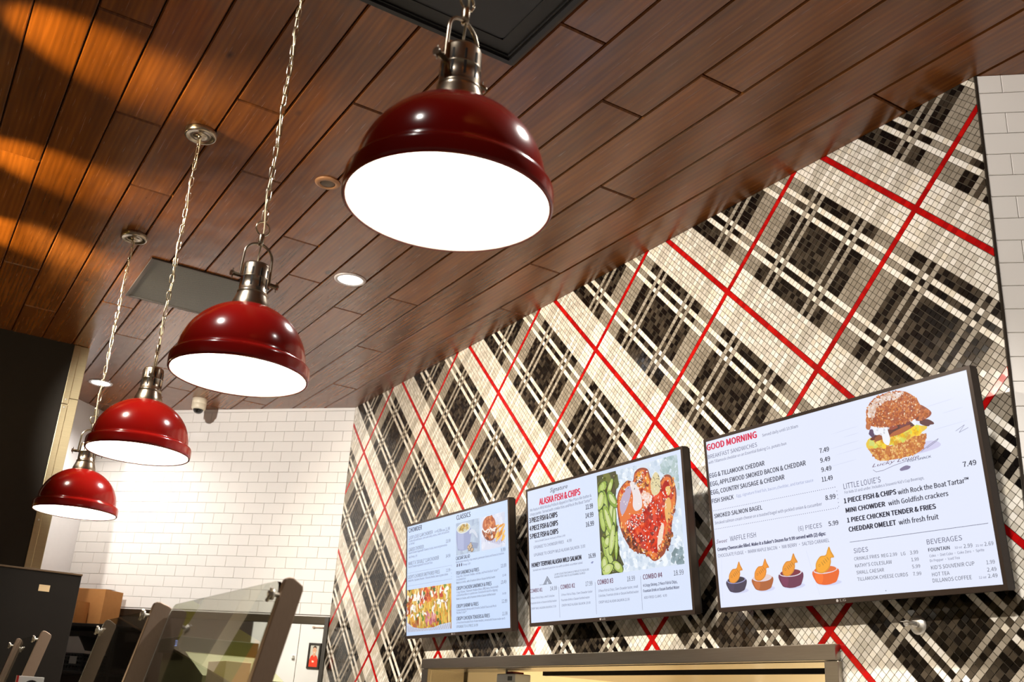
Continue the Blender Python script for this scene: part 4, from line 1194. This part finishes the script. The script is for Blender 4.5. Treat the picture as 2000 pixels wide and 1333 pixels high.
  ('Make it a Combo, add a Fountain drink or Dasani bottled water', 0.5746, 0.1706, 0.3849, 0.0101, 'k', 0, 0),
  ('14.99', 1.019, 0.1677, 0.033, 0.0094, 'g', 0, 0),
  ('12.99', 1.0124, 0.1302, 0.0473, 0.0156, 'k', 0, 0),
  ('CRISPY SHRIMP & FRIES', 0.5741, 0.1315, 0.2204, 0.0168, 'k', 1, 0),
  ('6 piece breaded shrimp with Sriracha Cocktail Sauce and Rock', 0.5739, 0.116, 0.3879, 0.0101, 'g', 0, 0),
  ('the Boat Tartar™', 0.5737, 0.1029, 0.101, 0.01, 'g', 0, 0),
  ('11.99', 1.0143, 0.074, 0.046, 0.0155, 'k', 0, 0),
  ('CRISPY CHICKEN TENDERS & FRIES', 0.5733, 0.0714, 0.3265, 0.0167, 'k', 1, 0),
  ('2 Piece hand-breaded fresh chicken tenders, served with house-made ranch', 0.5731, 0.0554, 0.4652, 0.01, 'g', 0, 0),
  ('UPGRADE TO A 3 PIECE 14.99', 0.5728, 0.035, 0.2137, 0.0122, 'k', 0, 0),
 ],
}


# Blender's own bundled sans serif, when present
FONT = None
try:
    import os
    FONT = bpy.data.fonts.load(os.path.join(bpy.utils.system_resource('DATAFILES'), 'fonts', 'Noto Sans CJK Regular.woff2'))
except Exception:
    FONT = None

# every line of lettering is set as a text curve once, then collected into one mesh per screen
def set_lines(lines):
    objs = []
    for (t, u, v, w, h, c, bold, sh) in lines:
        cu = bpy.data.curves.new('line', 'FONT'); cu.body = t; cu.size = 1.0
        cu.resolution_u = 2
        if FONT is not None and not sh: cu.font = FONT
        cu.shear = sh
        o = bpy.data.objects.new('line', cu); COL.objects.link(o); objs.append(o)
    bpy.context.view_layer.update()
    dg = bpy.context.evaluated_depsgraph_get()
    mb = MB()
    for o, (t, u, v, w, h, c, bold, sh) in zip(objs, lines):
        me = o.evaluated_get(dg).to_mesh()
        vs = [p.co.copy() for p in me.vertices]
        fs = [tuple(f.vertices) for f in me.polygons]
        o.evaluated_get(dg).to_mesh_clear()
        x0 = min(p.x for p in vs); x1 = max(p.x for p in vs)
        kx = w / (x1 - x0); ky = h / (CAP if (FONT is None or not sh) else CAP2)
        # heavier weights: the same outline set again a hair to either side
        for dx, dy in (((0, 0),), ((-.010, 0), (.010, 0), (0, .008)), ((-.022, 0), (.022, 0), (-.008, .012), (.008, -.010)))[bold]:
            mb.add([(u + (p.x - x0) * kx + dx * ky, 0.0010, v + (p.y + dy) * ky) for p in vs], fs, 0, False, INK.get(c, c) if isinstance(c, str) else c)
    for o in objs:
        d = o.data; bpy.data.objects.remove(o); bpy.data.curves.remove(d)
    return mb
CAP = CAP2 = 1.0
_h = set_lines([('H', 0, 0, 1, 1, 'k', 0, 0)])
_h2 = set_lines([('H', 0, 0, 1, 1, 'k', 0, 0.001)])
CAP = max(p[2] for p in _h.v) - min(p[2] for p in _h.v)
CAP2 = max(p[2] for p in _h2.v) - min(p[2] for p in _h2.v)

TVLAB = {'R': 'rightmost menu screen with the breakfast sandwich, headed GOOD MORNING',
         'M': 'middle menu screen with the red glazed salmon picture',
         'L': 'leftmost menu screen with the chowder mug and loaded fries pictures'}
for k in 'RML':
    x, z, y, tl = TVS[k]
    t = thing('menu_screen', TVLAB[k], 'screen', (x, y, ZC + z), (tl, 0, 0), 'menu screens on the plaid wall')
    c = MB()
    b = 0.0115; bb = 0.0155; bt = 0.011
    for q in ((0, 0, TVW, bb), (0, TVH - bt, TVW, TVH), (0, bb, b, TVH - bt), (TVW - b, bb, TVW, TVH - bt)):
        c.box((q[0], 0.0, q[1]), (q[2], 0.030, q[3]), 0)
    c.box((0.004, 0.030, 0.004), (TVW - .004, 0.040, TVH - .004), 1)
    c.box((0.012, 0.006, 0.012), (TVW - .012, 0.030, TVH - .012), 1)
    c.build('bezel', [M_tv, M_tvback], t)
    c = MB(); c.box((0.16, 0.040, 0.03), (TVW - .16, 0.058, 0.36), 0, 0.006); c.build('back_housing', M_tvback, t)
    c = MB()
    for uu in (0.34, 0.72):
        c.box((uu - .02, 0.0582, 0.05), (uu + .02, 0.068, 0.42), 0)
    wall_y = lambda v: (D - 0.004 - y + v * math.sin(tl)) / math.cos(tl)
    for v in (0.12, 0.32):
        c.box((0.28, 0.068, v - .015), (0.80, wall_y(v) - .006, v + .015), 0)
    c.build('wall_bracket', M_tvback, t)
    c = MB(); c.box((b - .0005, 0.0015, bb - .0005), (TVW - b + .0005, 0.006, TVH - bt + .0005), 0); c.build('display', M_scr[k], t)
    lines = list(TEXT[k])
    lm = set_lines(lines)
    if k == 'R':
        dots(lm, .018, .351, .578, .0088, .0012, INK['g']); dots(lm, .018, .286, .578, .0088, .0012, INK['g']); dots(lm, .290, .578, .348, .0120, .0012, INK['g'], True)
        seg(lm, .602, .1765, 1.070, .1778, INK['g'])
        lm.add([(.709, .0011, .024), (.7115, .0011, .024), (.7115, .0011, .0265), (.709, .0011, .0265)], [(0, 1, 2, 3)], 0, False, INK['k'])
        lm.build('lettering', M_ink, t, colattr=True)
        pic_burger().build('sandwich_picture', M_pic, t, colattr=True)
        pic_dips().build('waffle_fish_picture', M_pic, t, colattr=True)
    elif k == 'M':
        for u in (.2372, .5015, .798):
            seg(lm, u, .029, u + .0014, .157, INK['g'])
        # chevron fish emblem over the word mark
        eu, ev = .152, .185
        for i, (wd, hh) in enumerate(((.030, .022), (.021, .014), (.012, .007))):
            for s in (-1, 1):
                lm.add([(eu, .0011, ev + hh + .002), (eu, .0011, ev + hh - .0022), (eu + s * wd, .0011, ev - .012), (eu + s * (wd + .003), .0011, ev - .010)], [(0, 1, 2, 3)], 0, False, INK['k'])
        lm.add([(.478, .0011, .236), (.490, .0011, .242), (.500, .0011, .240), (.490, .0011, .232)], [(0, 1, 2, 3)], 0, False, INK['l'])
        lm.build('lettering', M_ink, t, colattr=True)
        pic_salmon().build('salmon_picture', M_pic, t, colattr=True)
    else:
        dots(lm, .022, .347, .526, .0105, .0014, INK['g']); dots(lm, .022, .2785, .526, .0105, .0014, INK['g']); dots(lm, .29, .524, .345, .017, .0014, INK['g'], True)
        for du in (0.578, 0.60, 0.622):
            lm.add([(du, .0011, .330 + .003), (du + .012, .0011, .333), (du + .014, .0011, .346), (du + .004, .0011, .349)], [(0, 1, 2, 3)], 0, False, INK['g'])
        lm.build('lettering', M_ink, t, colattr=True)
        pic_fries().build('loaded_fries_picture', M_pic, t, colattr=True)
        pic_mug().build('chowder_mug_picture', M_pic, t, colattr=True)
        pic_sandwich().build('chicken_sandwich_picture', M_pic, t, colattr=True)
    # maker's mark in the middle of the lower bezel
    lg = set_lines([('LG', TVW / 2 - .009, .0045, .022, .0075, rgb(150, 144, 140), 1, 0)])
    lg.v = [(a, -0.0004, c_) for a, b_, c_ in lg.v]
    n = 16
    ring_pts = [(TVW / 2 - .020 + .0045 * math.cos(2 * PI * i / n), -0.0004, .0082 + .0045 * math.sin(2 * PI * i / n)) for i in range(n)]
    lg.add(ring_pts, [tuple(range(n))], 0, False, rgb(150, 144, 140))
    lg.build('bezel_mark', tint_mat('mark_print', 0.4), t, colattr=True)

# ------------------------------------------------------------------ sneeze guard on the counter
LEAN = 0.21
def lean_y(z): return LEAN * (z - 0.2)
# service counter (below the picture) that carries the posts
t = thing('service_counter', 'long counter under the glass guard, topped with steel', 'counter', (-3.05, 0.55, 0))
c = MB(); c.box((-2.05, -0.32, 0.92), (2.05, 0.38, 0.95), 0, 0.004); c.build('worktop', M_steel, t)
c = MB(); c.box((-2.0, -0.22, 0.0), (2.0, 0.35, 0.92), 0); c.build('body', M_black, t)
ZT = 0.95 - ZC                               # worktop height against the eye
POSTS = [(-1.605, 0.558, 0.035, 0.016, 'nearest and largest satin steel guard post, lower centre'),
         (-2.314, 0.521, 0.044, 0.016, 'second steel guard post from the viewer, with a wing nut'),
         (-3.040, 0.566, 0.035, 0.014, 'third steel guard post, in front of the cardboard boxes'),
         (-3.899, 0.522, 0.038, 0.014, 'fourth steel guard post, in front of the black cabinet'),
         (-4.642, 0.535, 0.036, 0.014, 'farthest steel guard post at the left edge')]
for (x, yf, wd, th, lab) in POSTS:
    t = thing('guard_post', lab, 'post', (x, yf + lean_y(ZT) + .02, 0.95), group='sneeze guard posts')
    y0 = yf - (yf + lean_y(ZT) + .02)
    h = 0.2 - ZT
    c = MB()
    # flat bar seen from its broad side, rounded top corners, leaning to the guests
    pr = [(0, 0), (wd, 0), (wd, h - .019), (wd - .003, h - .012), (wd - .010, h - .008), (.012, h - .0008), (.004, h - .001), (.001, h - .004), (0, h - .010)]
    c.prism(pr, -th, 0.0, lambda a, b, hh: (hh, y0 + a + LEAN * (b - h), b))
    o = c.build('bar', M_bar, t, fixn=True)
    bv = o.modifiers.new('edge', 'BEVEL'); bv.width = 0.0015; bv.segments = 2; bv.limit_method = 'ANGLE'
    # clamp with a wing nut near the top
    zc = h - .030
    P = Vector((-th / 2, y0 + LEAN * (zc - h), zc))
    c = MB(); c.tube([P + Vector((0, .006, 0)), P + Vector((0, -.016, 0))], 0.0035, 10)
    c.lathe([(0.0, .013), (.009, .013), (.009, .009), (0.0, .009)], 18, M=Matrix.Translation(P) @ Matrix.Rotation(PI / 2, 4, 'X'))
    c.build('clamp_bolt', M_screw, t)
    Wn = P + Vector((0, -.0125, 0))
    c = MB(); c.lathe([(0.0, .005), (.0055, .005), (.006, -.003), (0.0, -.003)], 16, M=Matrix.Translation(Wn) @ Matrix.Rotation(PI / 2, 4, 'X'))
    for s in (-1, 1):
        c.tube([Wn, Wn + Vector((s * .005, -.002, s * .005)), Wn + Vector((s * .009, -.003, s * .010))], [.0022, .0026, .0032], 8)
    c.build('wing_nut', M_screw, t)
    c = MB(); c.box((-.03, -.03, 0), (.03, .03, .006), 0, .002); c.build('foot_plate', M_bar, t)
M_gedge = mat('green_glass_edge', rgb(150, 156, 70), 0.15, 0, 0.5)
def pane(xa, xb, ya, yb2, label):
    yf = (ya + yb2) / 2
    t = thing('guard_glass', label, 'glass panel', ((xa + xb) / 2, yf + lean_y(ZT + .06) - .004, ZC + ZT + .02), (0, 0, 0), group='sneeze guard glass panels')
    w = abs(xb - xa) / 2
    zb, zt = 0.0, 0.2 - (ZT + .02) - .004
    r = 0.03
    pl = [(-w, zb), (w, zb), (w, zt - r)] + [(w - r + r * math.cos(a * PI / 12), zt - r + r * math.sin(a * PI / 12)) for a in range(1, 7)] + [(-w + r - r * math.sin(a * PI / 12), zt - r + r * math.cos(a * PI / 12)) for a in range(0, 7)]
    c = MB()
    yb = yf + lean_y(0.2) - (yf + lean_y(ZT + .06) - .004)
    c.prism(pl, -0.003, 0.003, lambda a, b, hh: (a, yb + hh + LEAN * (b - zt), b))
    c.build('pane', M_glass, t, fixn=True)
    c = MB(); c.prism([(w + .0001, 0), (w + .0011, 0), (w + .0011, zt - r), (w + .0001, zt - r)], -0.003, 0.003, lambda a, b, hh: (a, yb + hh + LEAN * (b - zt), b))
    c.build('polished_edge', M_gedge, t, fixn=True)
pane(-1.6245, -2.311, 0.561, 0.561, 'clear glass guard panel between the two nearest steel posts')
pane(-2.333, -3.037, 0.5605, 0.5605, 'clear glass guard panel in front of the cardboard boxes')
pane(-3.916, -4.639, 0.549, 0.549, 'clear glass guard panel in front of the black cabinet, between the two farthest posts')

# small white card holder on the guard at the bottom edge
t = thing('card_holder', 'small white card with a red edge at the bottom left corner', 'card', (-2.6, 0.346, 0.95))
c = MB(); c.box((-0.004, -0.028, 0.0), (0.004, 0.028, 0.533), 0, .001); c.build('card', M_paper, t)
c = MB(); c.box((-0.0055, -0.029, 0.0), (0.0055, -0.0245, 0.5335), 0); c.build('red_edge', mat('red_card', rgb(196, 30, 30), .5), t)
c = MB(); c.prism(ell(0.004, 0.500, .020, .026, 24), 0.0041, 0.0048, lambda a, b, h: (h, a, b)); c.build('dark_emblem', M_dark, t)

# ------------------------------------------------------------------ black cabinet with a sticker
t = thing('black_cabinet', 'tall black cabinet panel with a small cream sticker, lower left', 'cabinet', (-5.55, 0.2, 0))
c = MB(); c.box((-.35, -0.75, 0.0), (.35, 0.617, ZC + .525), 0, .003); c.build('carcass', M_black, t)
c = MB(); c.box((-.352, -0.752, ZC + .525), (.354, 0.619, ZC + .533), 0, .001); c.build('top_edge', noisy(mat('lit_brown_edge', rgb(96, 74, 50), .5), 20, .2), t)  # light caught along the top edge, put into its brown colour
c = MB(); c.box((.350, 0.443, ZC + .437), (.3512, 0.490, ZC + .466), 0); c.build('sticker', M_label, t)

# ------------------------------------------------------------------ boxes and shelf by the tile wall
RL = (0, 0, A_L)
t = thing('shelf_unit', 'dark open shelf unit along the tile wall behind the steel posts', 'shelf', frame_l(-1.62, 0.03, -ZC), RL)
c = MB(); c.box((-.42, -.46, ZC + .425), (.36, -0.01, ZC + .444), 0, .002); c.build('shelf_board', M_black, t)
c = MB(); c.box((-.42, -.46, ZC + .130), (.36, -0.01, ZC + .146), 0, .002); c.build('shelf_board', M_black, t)
for a in (-.41, .33):
    for b_ in (-.45, -.04):
        c = MB(); c.box((a, b_, 0), (a + .025, b_ + .025, ZC + .425), 0); c.build('upright', M_black, t)
def carton(s, off, z, w, d, h, label, name='cardboard_box', open_top=True):
    t = thing(name, label, 'box', frame_l(s, off, z), RL, 'cardboard boxes')
    c = MB(); e = .004
    c.box((-w / 2, -d / 2, 0), (w / 2, d / 2, e)); c.box((-w / 2, -d / 2, 0), (w / 2, -d / 2 + e, h)); c.box((-w / 2, d / 2 - e, 0), (w / 2, d / 2, h))
    c.box((-w / 2, -d / 2 + e, 0), (-w / 2 + e, d / 2 - e, h)); c.box((w / 2 - e, -d / 2 + e, 0), (w / 2, d / 2 - e, h))
    c.build('carton', M_card, t)
    if open_top:
        c = MB()
        c.add([(-w / 2, -d / 2, h), (w / 2, -d / 2, h), (w / 2 - .03, d / 2 - .04, h + .012), (-w / 2 + .03, d / 2 - .06, h + .020)], [(0, 1, 2, 3)])
        c.add([(-w / 2, -d / 2, h - .002), (w / 2, -d / 2, h - .002), (w / 2 - .03, d / 2 - .04, h + .010), (-w / 2 + .03, d / 2 - .06, h + .018)], [(3, 2, 1, 0)])
        c.build('flap', M_card, t)
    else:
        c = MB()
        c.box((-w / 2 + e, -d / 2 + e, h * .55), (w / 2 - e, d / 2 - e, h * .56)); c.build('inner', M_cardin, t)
    return t
carton(-1.73, 0.20, 0.446, 0.40, 0.20, 0.240, 'large brown cardboard box with a lifted lid on the shelf by the tiles')
carton(-1.735, 0.38, 0.446, 0.22, 0.13, 0.145, 'smaller open cardboard box in front of the large one', open_top=False)
# white lidded tray and black crate on the lower shelf
t = thing('white_tray', 'white sloped paper tray on top of the black crate', 'tray', frame_l(-1.66, 0.25, 0.262), RL)
c = MB(); c.prism([(-.11, 0), (.11, 0), (.11, .02), (.045, .105), (-.11, .100)], -.12, .12, lambda a, b, h: (a, h, b)); c.build('tray', noisy(mat('grey_white', rgb(176, 170, 164), .5), 6, .05), t, fixn=True)
c = MB(); c.prism([(.1115, .018), (.121, .018), (.050, .112), (.043, .105)], -.12, .12, lambda a, b, h: (a, h, b)); c.build('black_edge', M_dark, t, fixn=True)
t = thing('black_crate', 'black slotted plastic crate under the white tray', 'crate', frame_l(-1.655, 0.25, 0.148), RL)
c = MB(); w, d, h = .24, .28, .112
c.box((-w / 2, -d / 2, 0), (w / 2, d / 2, .006))
for z in (0.008, .034, .060, .086, .104):
    c.box((-w / 2, -d / 2, z), (w / 2, -d / 2 + .005, z + .009)); c.box((w / 2 - .005, -d / 2, z), (w / 2, d / 2, z + .009)); c.box((-w / 2, d / 2 - .005, z), (w / 2, d / 2, z + .009)); c.box((-w / 2, -d / 2, z), (-w / 2 + .005, d / 2, z + .009))
for i in range(11):
    a = -w / 2 + i * (w - .006) / 10
    c.box((a, -d / 2, 0), (a + .006, -d / 2 + .005, h)); c.box((a, d / 2 - .005, 0), (a + .006, d / 2, h))
    b_ = -d / 2 + i * (d - .006) / 10
    c.box((w / 2 - .005, b_, 0), (w / 2, b_ + .006, h)); c.box((-w / 2, b_, 0), (-w / 2 + .005, b_ + .006, h))
c.build('basket', M_crate, t)
c = MB(); c.box((.02, -d / 2 - .002, .045), (.075, -d / 2 - .0005, .092)); c.build('tag', mat('grey_tag', rgb(150, 150, 146), .6), t)

# ------------------------------------------------------------------ food warmer seen through the glass
t = thing('food_warmer', 'grey food warmer with a dark control head behind the nearest glass panel', 'appliance', (-3.55, 1.05, 0))
c = MB(); c.box((-.50, -.09, 0.0), (.36, .20, ZC + .062), 0, .004); c.build('cabinet_body', noisy(mat('grey_green_steel', rgb(110, 104, 88), .4, .4), 8, .1), t)
c = MB(); c.prism([(-.47, ZC + .063), (.10, ZC + .063), (.10, ZC + .085), (-.16, ZC + .165), (-.47, ZC + .165)], -.08, .19, lambda a, b, h: (a, h, b)); c.build('hood', noisy(mat('olive_steel', rgb(126, 126, 90), .35, .5), 5, .1), t, fixn=True)
c = MB(); c.box((-.47, -.10, ZC + .166), (-.17, .18, ZC + .215), 0, .003); hd = c.build('control_head', mat('dark_green_plastic', rgb(22, 34, 26), .35), t)
dm = set_lines([('32', 0, 0, .028, .020, (0.30, 0.42, 1.0, 1), 1, 0)])
dm.v = [(a - .235, -0.1006, ZC + .182 + c_) for a, b_, c_ in dm.v]
dm.build('digits', tint_mat('blue_digits', .4, 1.0), hd, colattr=True)
t = thing('beige_carton', 'plain beige carton standing on the warmer behind the nearest glass panel', 'box', (-3.20, 0.99, ZC + .063))
c = MB(); c.box((-.21, -.02, 0), (-.02, .06, .064), 0, .002); c.build('carton', mat('beige_board', rgb(190, 172, 140), .7), t)

# ------------------------------------------------------------------ kitchen things seen through the pass-through
t = thing('exhaust_hood', 'stainless exhaust hood edge inside the kitchen opening', 'hood', (-3.6, 3.3, ZC + .20))
c = MB(); c.box((-1.15, -.15, 0.056), (1.35, .55, .42), 0, .004); c.build('canopy', M_steel_h, t)
c = MB(); c.box((-1.15, -.17, 0.053), (1.35, -.15, .082), 0, .002); c.build('front_lip', M_dark, t)
t = thing('ticket_printer', 'white ticket printer with a red top hanging in the kitchen opening', 'printer', (-4.42, D + .12, ZC + .247))
c = MB(); c.box((-.085, -.04, -.13), (.085, .05, -.018), 0, .004); c.build('body', M_paper, t)
c = MB(); c.box((-.01, -.03, -.018), (.05, .03, -.008), 0); c.build('red_cap', mat('red_plastic', rgb(190, 40, 30), .4), t)
c = MB(); c.box((.02, -.0412, -.05), (.06, -.0402, -.03), 0); c.build('grey_label', mat('grey_print', rgb(110, 110, 104), .6), t)
c = MB(); c.box((-.06, -.005, -.018), (-.04, .01, .0), 0); c.build('hanger', M_screw, t)
t = thing('cream_duct_box', 'cream boxed column inside the left end of the kitchen opening', 'column', (-5.45, 3.1, 0))
c = MB(); c.box((-.34, -.2, 0), (.30, .12, ZC + .9), 0, .004); c.build('casing', M_ktrim, t)
